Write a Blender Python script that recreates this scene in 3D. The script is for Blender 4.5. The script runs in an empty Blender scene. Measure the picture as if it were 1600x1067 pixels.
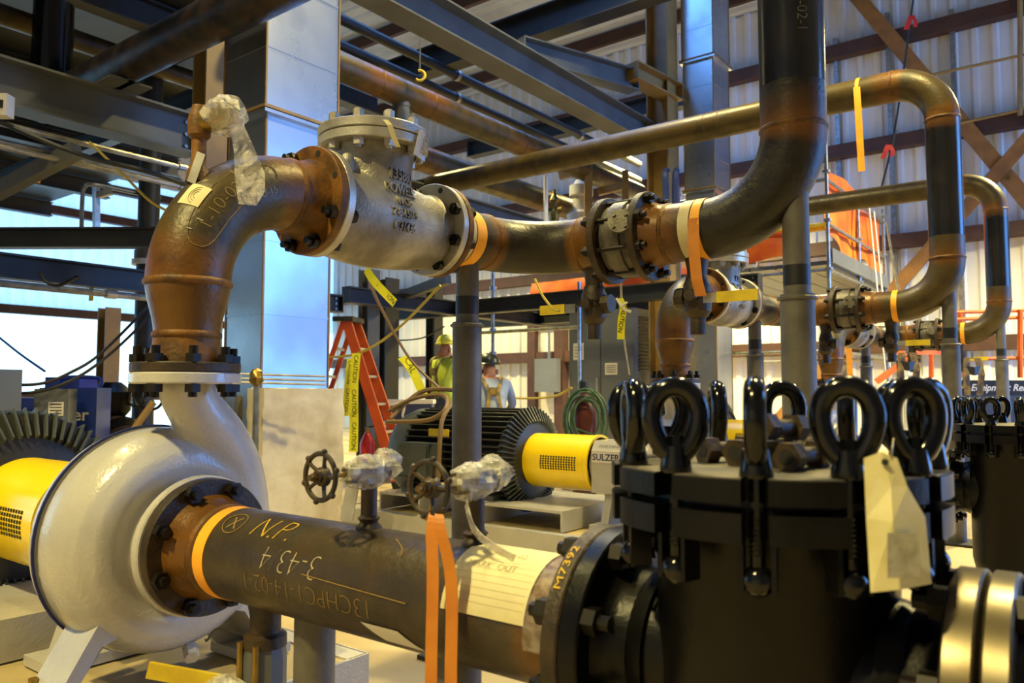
import bpy, bmesh, math, random
from mathutils import Vector, Matrix
random.seed(7)
PI = math.pi
SC = bpy.context.scene
COL = SC.collection

# ------------------------------------------------------------------ camera
CAM = Vector((0, 0, 1.0)); FPX = 1223.0
YAW = math.radians(37.2); PITCH = math.radians(3.69)
cd = bpy.data.cameras.new('camera'); cam = bpy.data.objects.new('camera', cd); COL.objects.link(cam)
cd.sensor_width = 36.0; cd.lens = FPX / 1600 * 36.0; cd.clip_start = 0.05; cd.clip_end = 200
cam.location = CAM; cam.rotation_euler = (PI / 2 + PITCH, 0, YAW)
cd.dof.use_dof = True; cd.dof.focus_distance = 2.7; cd.dof.aperture_fstop = 5.0
SC.camera = cam

# ------------------------------------------------------------------ light
SC.view_settings.view_transform = 'Standard'; SC.view_settings.look = 'None'
SC.view_settings.gamma = 1.0; SC.view_settings.use_curve_mapping = False
SC.view_settings.exposure = 0.46
w = bpy.data.worlds.new('world'); SC.world = w; w.use_nodes = True
w.node_tree.nodes['Background'].inputs[0].default_value = (0.25, 0.45, 1.0, 1)
w.node_tree.nodes['Background'].inputs[1].default_value = 0.35
WARM = (1.0, 0.82, 0.32)
def spot(x, y, z, watts, size=140, color=WARM, rad=0.22, aim=None):
    l = bpy.data.lights.new('high_bay_lamp', 'SPOT'); l.energy = watts; l.color = color
    l.spot_size = math.radians(size); l.spot_blend = 0.6; l.shadow_soft_size = rad
    o = bpy.data.objects.new('high_bay_light', l); COL.objects.link(o); o.location = (x, y, z)
    if aim is not None:
        o.rotation_euler = (Vector(aim) - Vector((x, y, z))).to_track_quat('-Z', 'Y').to_euler()
    return o
spot(-1.7, -2.4, 6.2, 1750, 110, rad=0.15)
spot(-4.2, 0.2, 6.4, 280, 110, rad=0.15)
spot(-0.7, 4.4, 6.2, 1150, 125, rad=0.12)
spot(-3.6, 5.4, 6.4, 700, 125, rad=0.15)
spot(-8.5, 7.5, 6.2, 1200, 130)
spot(0.6, 11.0, 5.6, 2700, 140)
spot(-6.2, 12.4, 5.4, 3200, 140)
spot(-12.0, 11.5, 5.6, 1700, 140)
def area(x, y, z, sx, sy, watts, color, aim):
    l = bpy.data.lights.new('daylight', 'AREA'); l.shape = 'RECTANGLE'; l.size = sx; l.size_y = sy
    l.energy = watts; l.color = color
    o = bpy.data.objects.new('daylight', l); COL.objects.link(o); o.location = (x, y, z)
    o.rotation_euler = (Vector(aim) - Vector((x, y, z))).to_track_quat('-Z', 'Z').to_euler()
BLUE = (0.13, 0.38, 1.0)
area(7.35, 10.8, 2.9, 6.4, 5.6, 900, BLUE, (0, 10.8, 2.9))       # daylight in the open roll-up door, right-hand wall
area(-6.0, 7.0, 8.3, 1.2, 10.0, 260, BLUE, (-6.0, 7.0, 0))      # skylight strip in the roof

# ------------------------------------------------------------------ mesh helpers
def srgb(*c):
    if len(c) == 1: c = c[0]
    return tuple((x / 12.92 if x <= 0.04045 else ((x + 0.055) / 1.055) ** 2.4) for x in [k / 255 for k in c])

def frame(d):
    d = Vector(d).normalized()
    a = Vector((0, 0, 1)) if abs(d.z) < 0.9 else Vector((1, 0, 0))
    u = d.cross(a).normalized(); v = d.cross(u).normalized()
    return u, v, d

class MB:
    def __init__(s):
        s.v = []; s.f = []; s.rust = []; s.mi = []; s.cm = 0
    def vert(s, p, r=0.0):
        s.v.append(tuple(p)); s.rust.append(r); return len(s.v) - 1
    def face(s, *i):
        s.f.append(tuple(i)); s.mi.append(s.cm)
    def quadgrid(s, rings, closed=True, loop=False):
        n = len(rings[0]); m = len(rings)
        for j in range(m if loop else m - 1):
            a = rings[j]; b = rings[(j + 1) % m]
            for i in range(n if closed else n - 1):
                k = (i + 1) % n
                s.face(a[i], a[k], b[k], b[i])
    def box(s, c, size, rot=None, ends=None):
        c = Vector(c); hx, hy, hz = [k / 2 for k in size]
        R = rot if rot is not None else Matrix.Identity(3)
        ix = [s.vert(c + R @ Vector((x, y, z))) for x in (-hx, hx) for y in (-hy, hy) for z in (-hz, hz)]
        for q in ((0, 1, 3, 2), (4, 6, 7, 5), (0, 4, 5, 1), (2, 3, 7, 6), (0, 2, 6, 4), (1, 5, 7, 3)):
            s.face(*[ix[k] for k in q])
        return s
    def bx(s, x0, x1, y0, y1, z0, z1):
        return s.box(((x0 + x1) / 2, (y0 + y1) / 2, (z0 + z1) / 2), (abs(x1 - x0), abs(y1 - y0), abs(z1 - z0)))
    def bar(s, p0, p1, w, h, up=(0, 0, 1)):
        p0 = Vector(p0); p1 = Vector(p1); d = (p1 - p0); L = d.length; d.normalize()
        upv = Vector(up)
        if abs(d.dot(upv)) > 0.98: upv = Vector((1, 0, 0))
        x = d.cross(upv).normalized(); z = x.cross(d).normalized()
        R = Matrix((x, d, z)).transposed()
        return s.box((p0 + p1) / 2, (w, L, h), R)
    def ring(s, c, u, v, r, n, rust=0.0, ph=0.0, ru=None):
        ru = r if ru is None else ru
        return [s.vert(c + u * (ru * math.cos(2 * PI * i / n + ph)) + v * (r * math.sin(2 * PI * i / n + ph)), rust) for i in range(n)]
    def cyl(s, p0, p1, r0, r1=None, n=20, cap=True, ph=0.0):
        r1 = r0 if r1 is None else r1
        p0 = Vector(p0); p1 = Vector(p1); u, v, d = frame(p1 - p0)
        a = s.ring(p0, u, v, r0, n, ph=ph); b = s.ring(p1, u, v, r1, n, ph=ph)
        s.quadgrid([a, b])
        if cap: s.face(*a[::-1]); s.face(*b)
        return s
    def hexn(s, p0, p1, r, ph=0.0): return s.cyl(p0, p1, r, r, 6, True, ph)
    def lathe(s, o, d, prof, n=40, capa=True, capb=True, rust=None):
        o = Vector(o); u, v, dd = frame(d); R = []
        for k, (t, r) in enumerate(prof):
            R.append(s.ring(o + dd * t, u, v, max(r, 1e-4), n, (rust[k] if rust else 0.0)))
        s.quadgrid(R)
        if capa: s.face(*R[0][::-1])
        if capb: s.face(*R[-1])
        return s
    def tube(s, pts, r, n=10, cap=True, rust=None, loop=False):
        pts = [Vector(p) for p in pts]; m = len(pts)
        rr = r if isinstance(r, (list, tuple)) else [r] * m
        def tang(i):
            if loop: return (pts[(i + 1) % m] - pts[i - 1]).normalized()
            return (pts[min(i + 1, m - 1)] - pts[max(i - 1, 0)]).normalized()
        u, v, d = frame(tang(0)); R = []
        for i in range(m):
            t = tang(i)
            u = (u - t * u.dot(t)).normalized(); v = t.cross(u).normalized()
            R.append(s.ring(pts[i], u, v, rr[i], n, rust[i] if rust else 0.0))
        s.quadgrid(R, True, loop)
        if cap and not loop: s.face(*R[0][::-1]); s.face(*R[-1])
        return s
    def strip(s, pts, wv, th=0.0012):
        """a thin ribbon with thickness: centreline pts, half-width vectors wv"""
        m = len(pts); R = []
        for i in range(m):
            p = Vector(pts[i]); w_ = Vector(wv[i] if isinstance(wv, list) else wv)
            t = Vector(pts[min(i + 1, m - 1)]) - Vector(pts[max(i - 1, 0)])
            nn = t.cross(w_).normalized() * th / 2
            R.append([s.vert(p - w_ - nn), s.vert(p + w_ - nn), s.vert(p + w_ + nn), s.vert(p - w_ + nn)])
        s.quadgrid(R); s.face(*R[0][::-1]); s.face(*R[-1])
        return s
    def prism(s, outline, axis_o, ux, uy, un, th):
        ux = Vector(ux); uy = Vector(uy); un = Vector(un); o = Vector(axis_o)
        a = [s.vert(o + ux * x + uy * y) for x, y in outline]
        b = [s.vert(o + ux * x + uy * y + un * th) for x, y in outline]
        n = len(a)
        s.face(*a[::-1]); s.face(*b)
        for i in range(n): s.face(a[i], a[(i + 1) % n], b[(i + 1) % n], b[i])
        return s
    def sphere(s, c, r, n=14, m=8, sc=(1, 1, 1)):
        c = Vector(c); R = []
        for j in range(m + 1):
            t = PI * j / m; rr = max(math.sin(t), 1e-3)
            R.append([s.vert(c + Vector((sc[0] * r * rr * math.cos(2 * PI * i / n), sc[1] * r * rr * math.sin(2 * PI * i / n), sc[2] * r * math.cos(t)))) for i in range(n)])
        s.quadgrid(R)
        return s
    def build(s, name, mat, parent=None, smooth=35, label=None):
        org = Vector(parent.matrix_basis.translation) if parent is not None else Vector((0, 0, 0))
        if parent is not None and parent.parent is not None: org = org + Vector(parent.parent.matrix_basis.translation)
        me = bpy.data.meshes.new(name)
        me.from_pydata([(x - org.x, y - org.y, z - org.z) for x, y, z in s.v], [], s.f)
        bm = bmesh.new(); bm.from_mesh(me); bmesh.ops.recalc_face_normals(bm, faces=bm.faces); bm.to_mesh(me); bm.free()
        if isinstance(mat, (list, tuple)):
            for m in mat: me.materials.append(M[m])
            for p, k in zip(me.polygons, s.mi): p.material_index = k
        else: me.materials.append(M[mat])
        if any(s.rust):
            a = me.attributes.new('rust', 'FLOAT', 'POINT'); a.data.foreach_set('value', s.rust)
        if smooth:
            for p in me.polygons: p.use_smooth = True
            me.set_sharp_from_angle(angle=math.radians(smooth))
        o = bpy.data.objects.new(name, me); COL.objects.link(o)
        if parent is not None: o.parent = parent
        if label: o['label'] = label
        return o

def thing(name, loc, label, cat, group=None, kind=None):
    o = bpy.data.objects.new(name, None); COL.objects.link(o); o.location = loc; o.empty_display_size = 0.1
    o['label'] = label; o['category'] = cat
    if group: o['group'] = group
    if kind: o['kind'] = kind
    return o
def tag(o, label, cat=None, group=None, kind=None):
    o['label'] = label
    if cat: o['category'] = cat
    if group: o['group'] = group
    if kind: o['kind'] = kind
    return o
def dup(root, off, label, rz=None):
    def cp(o, par):
        c = o.copy(); COL.objects.link(c)
        if par is not None: c.parent = par
        for ch in o.children: cp(ch, c)
        return c
    r = cp(root, None); r.location = Vector(root.location) + Vector(off); r['label'] = label
    if rz is not None: r.rotation_euler.z = rz
    return r
def ground_origin(o):
    """mesh thing: move its origin to the middle of its foot"""
    me = o.data; xs = [v.co for v in me.vertices]
    c = Vector(((min(v.x for v in xs) + max(v.x for v in xs)) / 2, (min(v.y for v in xs) + max(v.y for v in xs)) / 2, min(v.z for v in xs)))
    me.transform(Matrix.Translation(-c)); o.location = Vector(o.location) + c
    return o
def text_mesh(txt, size, font_shear=0.0, depth=0.0, bold=0.0, align='CENTER'):
    cu = bpy.data.curves.new('t', 'FONT'); cu.body = txt; cu.size = size; cu.align_x = align; cu.align_y = 'CENTER'
    cu.extrude = depth; cu.shear = font_shear; cu.offset = bold; cu.resolution_u = 3
    ob = bpy.data.objects.new('t', cu); COL.objects.link(ob)
    dg = bpy.context.evaluated_depsgraph_get(); ev = ob.evaluated_get(dg); me = bpy.data.meshes.new_from_object(ev)
    bpy.data.objects.remove(ob); bpy.data.curves.remove(cu)
    return me
def text_on(name, txt, size, fn, mat, parent, depth=0.0, sub=0, shear=0.0, bold=0.0):
    """lettering: each point of the flat text (x, y, z) goes to the world point fn(x, y, z)"""
    me = text_mesh(txt, size, shear, depth, bold)
    if sub:
        bm = bmesh.new(); bm.from_mesh(me); bmesh.ops.triangulate(bm, faces=bm.faces)
        bmesh.ops.subdivide_edges(bm, edges=[e for e in bm.edges if e.calc_length() > size * 0.25], cuts=sub, use_grid_fill=True); bm.to_mesh(me); bm.free()
    org = Vector(parent.matrix_basis.translation)
    if parent.parent is not None: org = org + Vector(parent.parent.matrix_basis.translation)
    for v in me.vertices: v.co = Vector(fn(v.co.x, v.co.y, v.co.z)) - org
    me.materials.clear(); me.materials.append(M[mat])
    o = bpy.data.objects.new(name, me); COL.objects.link(o); o.parent = parent
    return o
def arc(c, e1, e2, R, a0, a1, n):
    c = Vector(c); e1 = Vector(e1); e2 = Vector(e2)
    return [c + e1 * (R * math.cos(a0 + (a1 - a0) * i / n)) + e2 * (R * math.sin(a0 + (a1 - a0) * i / n)) for i in range(n + 1)]
def densify(pts, step):
    out = [Vector(pts[0])]
    for a, b in zip(pts, pts[1:]):
        a = Vector(a); b = Vector(b); k = max(1, int((b - a).length / step))
        out += [a.lerp(b, i / k) for i in range(1, k + 1)]
    return out
def rusts(pts, spots, base=0.0):
    """rust amount along a pipe: spots = (world point, reach)"""
    out = []
    for p in pts:
        r = base
        for q, w_ in spots:
            t = (Vector(p) - Vector(q)).length / w_
            r = max(r, 1 - t * t if t < 1 else 0)
        out.append(r)
    return out
def smooth_path(ps, k=6):
    ps = [Vector(p) for p in ps]; out = []
    for i in range(len(ps) - 1):
        p0 = ps[max(i - 1, 0)]; p1 = ps[i]; p2 = ps[i + 1]; p3 = ps[min(i + 2, len(ps) - 1)]
        for j in range(k):
            t = j / k
            out.append(0.5 * ((2 * p1) + (p2 - p0) * t + (2 * p0 - 5 * p1 + 4 * p2 - p3) * t * t + (3 * p1 - p0 - 3 * p2 + p3) * t ** 3))
    out.append(ps[-1]); return out
FW = Vector((-math.sin(YAW), math.cos(YAW), 0)); RT = Vector((math.cos(YAW), math.sin(YAW), 0))
def at(u, v, d):
    """the point of the place that the photograph shows at (u, v), d metres ahead"""
    F = FW * math.cos(PITCH) + Vector((0, 0, math.sin(PITCH))); U = Vector((0, 0, math.cos(PITCH))) - FW * math.sin(PITCH)
    return CAM + (F + RT * ((u - 800) / FPX) + U * ((533.5 - v) / FPX)) * d
def at_y(u, v, Y):
    p = at(u, v, 1.0) - CAM; return CAM + p * (Y / p.y)
def at_x(u, v, X):
    p = at(u, v, 1.0) - CAM; return CAM + p * (X / p.x)
def at_z(u, v, Z):
    p = at(u, v, 1.0) - CAM; return CAM + p * ((Z - 1.0) / p.z)

# ------------------------------------------------------------------ materials
M = {}
def mat(name, c1, c2=None, rough=0.5, metal=0.0, scale=8.0, bump=0.0, bscale=60.0, detail=6.0, coat=0.0, lo=0.4, hi=0.65, stretch=(1, 1, 1), c3=None, rvar=0.0, spec=0.5):
    m = bpy.data.materials.new(name); m.use_nodes = True; nt = m.node_tree; b = nt.nodes['Principled BSDF']
    b.inputs['Roughness'].default_value = rough; b.inputs['Metallic'].default_value = metal
    b.inputs['Coat Weight'].default_value = coat; b.inputs['Coat Roughness'].default_value = 0.12
    b.inputs['Base Color'].default_value = (*c1, 1)
    b.inputs['Specular IOR Level'].default_value = spec
    N = nt.nodes.new; L = nt.links.new
    tc = N('ShaderNodeTexCoord'); mp = N('ShaderNodeMapping'); mp.inputs['Scale'].default_value = stretch
    L(tc.outputs['Object'], mp.inputs['Vector'])
    if c2 is not None:
        nz = N('ShaderNodeTexNoise'); nz.inputs['Scale'].default_value = scale; nz.inputs['Detail'].default_value = detail
        L(mp.outputs['Vector'], nz.inputs['Vector'])
        rp = N('ShaderNodeValToRGB'); rp.color_ramp.elements[0].position = lo; rp.color_ramp.elements[1].position = hi
        rp.color_ramp.elements[0].color = (*c1, 1); rp.color_ramp.elements[1].color = (*c2, 1)
        if c3 is not None:
            e = rp.color_ramp.elements.new(min(0.98, hi + 0.14)); e.color = (*c3, 1)
        L(nz.outputs['Fac'], rp.inputs['Fac']); L(rp.outputs['Color'], b.inputs['Base Color'])
        if rvar:
            mr = N('ShaderNodeMapRange'); mr.inputs['From Min'].default_value = 0.3; mr.inputs['From Max'].default_value = 0.7
            mr.inputs['To Min'].default_value = max(0.05, rough - rvar); mr.inputs['To Max'].default_value = min(1, rough + rvar)
            L(nz.outputs['Fac'], mr.inputs['Value']); L(mr.outputs['Result'], b.inputs['Roughness'])
    if bump:
        n2 = N('ShaderNodeTexNoise'); n2.inputs['Scale'].default_value = bscale; n2.inputs['Detail'].default_value = 4
        L(mp.outputs['Vector'], n2.inputs['Vector'])
        bp = N('ShaderNodeBump'); bp.inputs['Strength'].default_value = bump; bp.inputs['Distance'].default_value = 0.01
        L(n2.outputs['Fac'], bp.inputs['Height']); L(bp.outputs['Normal'], b.inputs['Normal'])
    M[name] = m
    return m
mat('rust', srgb(114, 74, 16), srgb(66, 43, 13), 0.55, 0.0, 14, 0.25, 90, c3=srgb(146, 98, 26), spec=0.35)
mat('rust_dark', srgb(56, 39, 16), srgb(30, 22, 13), 0.55, 0.0, 14, 0.25, 90)
mat('cast_brown', srgb(60, 46, 26), srgb(36, 28, 17), 0.5, 0.2, 18, 0.3, 90)
mat('black_paint', srgb(6, 6, 7), srgb(11, 10, 10), 0.36, 0.0, 10, 0.08, 140, rvar=0.08, spec=0.2)
mat('black_gloss', srgb(7, 7, 8), None, 0.13, 0.0, spec=0.36)
mat('black_bolt', srgb(20, 17, 15), srgb(32, 26, 20), 0.42, 0.5, 40)
mat('cover_top_gray', srgb(96, 88, 74), srgb(52, 48, 42), 0.6, 0.0, 9, 0.1, 80)  # mottled grey-brown, paler than the body, for the strainer cover's top face
mat('white_paint', srgb(182, 180, 178), srgb(172, 169, 166), 0.24, 0.0, 5, 0.16, 110, coat=0.4)
mat('white_edge', srgb(178, 170, 150), srgb(150, 138, 110), 0.45, 0.0, 9)
mat('machined', srgb(112, 104, 86), srgb(70, 58, 38), 0.34, 0.85, 7, rvar=0.1)
mat('yellow_paint', srgb(250, 216, 4), srgb(244, 206, 2), 0.25, 0.0, 4, coat=0.4)
mat('yellow_lever', srgb(222, 196, 40), srgb(196, 168, 30), 0.45, 0.0, 12)
mat('mesh_dark', srgb(22, 17, 6), None, 0.7)
mat('motor_gray', srgb(70, 76, 78), srgb(58, 62, 62), 0.4, 0.0, 6, 0.1, 90)
mat('motor_dark', srgb(44, 44, 40), srgb(30, 30, 28), 0.45, 0.0, 6, 0.1, 90)
mat('valve_silver', srgb(172, 168, 158), srgb(112, 106, 96), 0.42, 0.45, 6.5, 0.3, 130, lo=0.36, hi=0.62, rvar=0.12)
mat('silver_flange', srgb(186, 182, 172), srgb(150, 144, 130), 0.36, 0.5, 9, 0.12, 120)
mat('wafer_gray', srgb(104, 100, 92), srgb(70, 64, 54), 0.45, 0.4, 12, 0.2, 90)
mat('steel_gray', srgb(84, 87, 90), srgb(70, 73, 76), 0.48, 0.0, 3, 0.06, 50)
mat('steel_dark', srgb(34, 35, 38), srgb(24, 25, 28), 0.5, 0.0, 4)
mat('steel_brown', srgb(66, 38, 26), srgb(52, 30, 22), 0.6, 0.0, 4)
mat('brace_orange', srgb(136, 94, 42), srgb(114, 78, 36), 0.6, 0.0, 4)
mat('warm_tan_steel', srgb(140, 112, 62), srgb(118, 94, 54), 0.5, 0.0, 3)  # columns: warm lamplight on grey primer put into the colour
mat('stand_gray', srgb(104, 100, 92), srgb(78, 74, 68), 0.55, 0.15, 7, 0.15, 80)
mat('galv', srgb(180, 186, 192), srgb(164, 170, 178), 0.3, 0.92, 2.2, 0.02, 9, rvar=0.05)
mat('galv_tube', srgb(150, 152, 152), srgb(120, 122, 122), 0.38, 0.8, 14)
mat('conduit', srgb(170, 168, 160), srgb(140, 136, 126), 0.35, 0.7, 10)
mat('tape_orange', srgb(242, 132, 24), srgb(228, 116, 18), 0.5, 0.0, 12)
mat('tape_yellow_orange', srgb(246, 172, 40), srgb(236, 156, 30), 0.5, 0.0, 12)
mat('tape_white', srgb(206, 196, 160), srgb(186, 172, 130), 0.5, 0.0, 12)
mat('ribbon_orange', srgb(198, 124, 32), srgb(178, 104, 24), 0.55, 0.0, 9)
mat('paper', srgb(206, 198, 160), srgb(192, 180, 132), 0.7, 0.0, 6, 0.05, 30)
mat('paper_line', srgb(158, 148, 112), None, 0.8)
mat('tag_paper', srgb(214, 206, 160), srgb(190, 180, 120), 0.6, 0.0, 14, 0.25, 18)
mat('chalk_yellow', srgb(196, 160, 44), None, 0.9)
mat('chalk_white', srgb(168, 156, 126), None, 0.9)
mat('print_gray', srgb(168, 164, 148), srgb(140, 136, 120), 0.7, 0.0, 60)
mat('chalk_tan', srgb(128, 104, 56), None, 0.9)
mat('caution_yellow', srgb(228, 224, 40), srgb(212, 206, 30), 0.4)
mat('ink', srgb(18, 16, 14), None, 0.7)
mat('blue_ink', srgb(30, 40, 110), None, 0.6)
mat('brass', srgb(150, 124, 62), srgb(110, 86, 40), 0.35, 0.8, 12)
mat('floor_concrete', srgb(190, 172, 134), srgb(160, 142, 106), 0.55, 0.0, 1.6, 0.08, 30, rvar=0.15)
mat('grout', srgb(176, 158, 116), srgb(146, 130, 92), 0.65, 0.0, 4, 0.15, 30)
mat('wall_panel', srgb(206, 206, 204), srgb(196, 196, 194), 0.55, 0.0, 0.7)
mat('roof_panel', srgb(170, 172, 172), srgb(150, 150, 148), 0.5, 0.2, 0.9)
mat('ladder_orange', srgb(190, 74, 20), srgb(166, 60, 16), 0.45, 0.0, 6)
mat('alu', srgb(178, 176, 170), srgb(150, 148, 142), 0.35, 0.8, 14)
mat('cooler_blue', srgb(40, 56, 104), None, 0.45)
mat('plastic_white', srgb(214, 212, 206), srgb(204, 200, 192), 0.5, 0.0, 5)
mat('wrap_white', srgb(204, 194, 168), srgb(178, 164, 130), 0.55, 0.0, 4, 0.5, 14)
mat('tarp_orange', srgb(206, 80, 14), srgb(222, 116, 24), 0.5, 0.0, 3, 0.3, 8)
mat('cabinet_gray', srgb(92, 96, 104), srgb(84, 88, 94), 0.4, 0.0, 2)
mat('bottle_red', srgb(84, 34, 26), srgb(64, 26, 20), 0.35)
mat('hose_green', srgb(64, 96, 60), srgb(48, 76, 48), 0.5, 0.0, 20)
mat('rope_yellow', srgb(180, 160, 60), None, 0.7)
mat('rubber', srgb(22, 22, 24), srgb(30, 30, 30), 0.5)
mat('cable_tan', srgb(120, 96, 66), None, 0.6)
mat('red_paint', srgb(190, 40, 26), None, 0.35)
mat('lift_orange', srgb(228, 110, 30), srgb(206, 90, 20), 0.45, 0.0, 4)
mat('machine_blue', srgb(22, 56, 160), srgb(18, 46, 136), 0.4)
mat('wood', srgb(140, 104, 62), srgb(110, 78, 44), 0.65, 0.0, 5, stretch=(1, 6, 1))
mat('skin', srgb(150, 100, 76), None, 0.6)
mat('shirt_lime', srgb(186, 200, 60), srgb(170, 184, 50), 0.8, 0.0, 6)
mat('shirt_gray', srgb(140, 156, 190), srgb(120, 136, 170), 0.8, 0.0, 6)
mat('jeans', srgb(52, 60, 90), srgb(40, 48, 74), 0.85, 0.0, 8)
mat('hat_lime', srgb(206, 200, 50), None, 0.35)
mat('hat_dark', srgb(36, 44, 40), None, 0.35)
mat('harness', srgb(56, 50, 40), srgb(150, 120, 40), 0.7, 0.0, 12)
def pipe_mat(name, d1, d2, r1, r2, ro=0.4, sp=0.4):
    """mill-scale pipe whose welds and ends have rusted (point attribute 'rust')"""
    m = mat(name, d1, d2, ro, 0.1, 7, 0.18 if ro > 0.3 else 0.05, 70, rvar=0.12 if ro > 0.3 else 0.05, spec=sp); nt = m.node_tree; N = nt.nodes.new; L = nt.links.new
    b = nt.nodes['Principled BSDF']; old = b.inputs['Base Color'].links[0].from_socket
    at_ = N('ShaderNodeAttribute'); at_.attribute_name = 'rust'
    tc = N('ShaderNodeTexCoord'); nz = N('ShaderNodeTexNoise'); nz.inputs['Scale'].default_value = 11; nz.inputs['Detail'].default_value = 7
    L(tc.outputs['Object'], nz.inputs['Vector'])
    rr = N('ShaderNodeValToRGB'); rr.color_ramp.elements[0].position = 0.35; rr.color_ramp.elements[1].position = 0.7
    rr.color_ramp.elements[0].color = (*r1, 1); rr.color_ramp.elements[1].color = (*r2, 1); L(nz.outputs['Fac'], rr.inputs['Fac'])
    a1 = N('ShaderNodeMath'); a1.operation = 'MULTIPLY_ADD'; L(at_.outputs['Fac'], a1.inputs[0]); a1.inputs[1].default_value = 1.3; 
    a2 = N('ShaderNodeMath'); a2.operation = 'MULTIPLY_ADD'; L(nz.outputs['Fac'], a2.inputs[0]); a2.inputs[1].default_value = 1.5; a2.inputs[2].default_value = -0.95
    L(a2.outputs[0], a1.inputs[2]); a1.use_clamp = True
    mx = N('ShaderNodeMix'); mx.data_type = 'RGBA'; L(a1.outputs[0], mx.inputs[0]); L(old, mx.inputs[6]); L(rr.outputs['Color'], mx.inputs[7])
    L(mx.outputs[2], b.inputs['Base Color'])
pipe_mat('pipe', srgb(27, 25, 23), srgb(44, 38, 28), srgb(118, 76, 16), srgb(78, 50, 15))
pipe_mat('pipe_bronze', srgb(76, 63, 30), srgb(50, 42, 23), srgb(114, 72, 12), srgb(74, 47, 11))
pipe_mat('pipe_smooth', srgb(20, 20, 22), srgb(32, 29, 26), srgb(112, 72, 18), srgb(76, 50, 16), 0.2, 0.6)
pipe_mat('pipe_brown', srgb(66, 56, 41), srgb(44, 37, 28), srgb(112, 72, 18), srgb(76, 50, 16))
def film(name, lo, hi):
    m = bpy.data.materials.new(name); m.use_nodes = True; nt = m.node_tree; N = nt.nodes.new; L = nt.links.new
    b = nt.nodes['Principled BSDF']; out = nt.nodes['Material Output']
    b.inputs['Base Color'].default_value = (*srgb(214, 210, 200), 1); b.inputs['Roughness'].default_value = 0.2
    tr = N('ShaderNodeBsdfTransparent'); mx = N('ShaderNodeMixShader')
    tc = N('ShaderNodeTexCoord'); nz = N('ShaderNodeTexNoise'); nz.inputs['Scale'].default_value = 22; nz.inputs['Detail'].default_value = 5; nz.inputs['Distortion'].default_value = 1.5
    L(tc.outputs['Object'], nz.inputs['Vector'])
    mr = N('ShaderNodeMapRange'); mr.inputs['From Min'].default_value = 0.35; mr.inputs['From Max'].default_value = 0.7; mr.inputs['To Min'].default_value = lo; mr.inputs['To Max'].default_value = hi
    L(nz.outputs['Fac'], mr.inputs['Value']); L(mr.outputs['Result'], mx.inputs[0])
    bp = N('ShaderNodeBump'); bp.inputs['Strength'].default_value = 0.8; bp.inputs['Distance'].default_value = 0.01; L(nz.outputs['Fac'], bp.inputs['Height']); L(bp.outputs['Normal'], b.inputs['Normal'])
    L(tr.outputs[0], mx.inputs[1]); L(b.outputs[0], mx.inputs[2]); L(mx.outputs[0], out.inputs['Surface'])
    M[name] = m
film('film', 0.12, 0.8)
film('clear_film', 0.04, 0.3)
def glow(name, col, strength):
    m = bpy.data.materials.new(name); m.use_nodes = True; b = m.node_tree.nodes['Principled BSDF']
    b.inputs['Base Color'].default_value = (0.7, 0.75, 0.8, 1); b.inputs['Emission Color'].default_value = (*col, 1); b.inputs['Emission Strength'].default_value = strength
    M[name] = m
glow('translucent_panel', (0.24, 0.56, 1.0), 1.0)
glow('open_panel', (0.42, 0.76, 1.0), 1.45)
# ------------------------------------------------------------------ the building
def struct(o, label):
    o['kind'] = 'structure'; o['label'] = label; return o
XL, XR, YB, YF, ZC = -18.0, 7.5, 15.0, -6.0, 8.6
mb = MB(); mb.bx(XL, XR, YF, YB, -0.2, 0)
struct(mb.build('floor', 'floor_concrete', smooth=0), 'sandy beige concrete floor of the plant hall')
def ribbed(name, p0, dirv, nrm, L, z0, z1, m, label, pitch=0.3, vertical=True):
    """ribbed sheet: trapezoid ribs every pitch metres"""
    mb = MB(); p0 = Vector(p0); dirv = Vector(dirv); nrm = Vector(nrm); R = []
    n = int(L / pitch); prof = [(0, 0), (0.16, 0), (0.2, 0.035), (0.27, 0.035)]
    for k in range(n + 1):
        for a, h in prof:
            t = min(k * pitch + a * pitch / 0.3, L)
            q = p0 + dirv * t + nrm * h
            R.append([mb.vert((q.x, q.y, z0)), mb.vert((q.x, q.y, z1))])
    mb.quadgrid(R, False)
    e = p0 - nrm * 0.15 + dirv * (L / 2); s_ = Vector((abs(dirv.x) * L + abs(nrm.x) * 0.2, abs(dirv.y) * L + abs(nrm.y) * 0.2, z1 - z0))
    mb.box((e.x, e.y, (z0 + z1) / 2), s_)
    return struct(mb.build(name, m, smooth=0), label)
wl = ribbed('wall_left', (XL, YF, 0), (0, 1, 0), (1, 0, 0), YB - YF, 2.7, 5.9, 'translucent_panel', 'upper translucent ribbed wall panels glowing blue with daylight')
wl2 = ribbed('wall_left', (XL, YF, 0), (0, 1, 0), (1, 0, 0), YB - YF, 0, 2.7, 'open_panel', 'lower translucent wall panels glaring white with daylight')
mb = MB(); mb.bx(XL - 0.15, XL + 0.05, YF, YB, 5.9, ZC)
struct(mb.build('wall_left', 'wall_panel', smooth=0), 'pale wall panel band above the translucent panels')
wb = ribbed('wall_back', (XL, YB, 0), (1, 0, 0), (0, -1, 0), XR - XL, 0, ZC, 'wall_panel', 'white ribbed metal wall behind the pumps')
mb = MB()
mb.bx(XR, XR + 0.2, YF, 7.5, 0, ZC); mb.bx(XR, XR + 0.2, 14.1, YB, 0, ZC); mb.bx(XR, XR + 0.2, 7.5, 14.1, 5.8, ZC)
struct(mb.build('wall_right', 'wall_panel', smooth=0), 'white metal wall with an open roll-up door')
mb = MB(); mb.bx(XL, XR, YF - 0.2, YF, 0, ZC)
struct(mb.build('wall_front', 'wall_panel', smooth=0), 'white metal wall behind the viewer')
mb = MB(); R = []; n = int((YB - YF) / 0.3)
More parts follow.
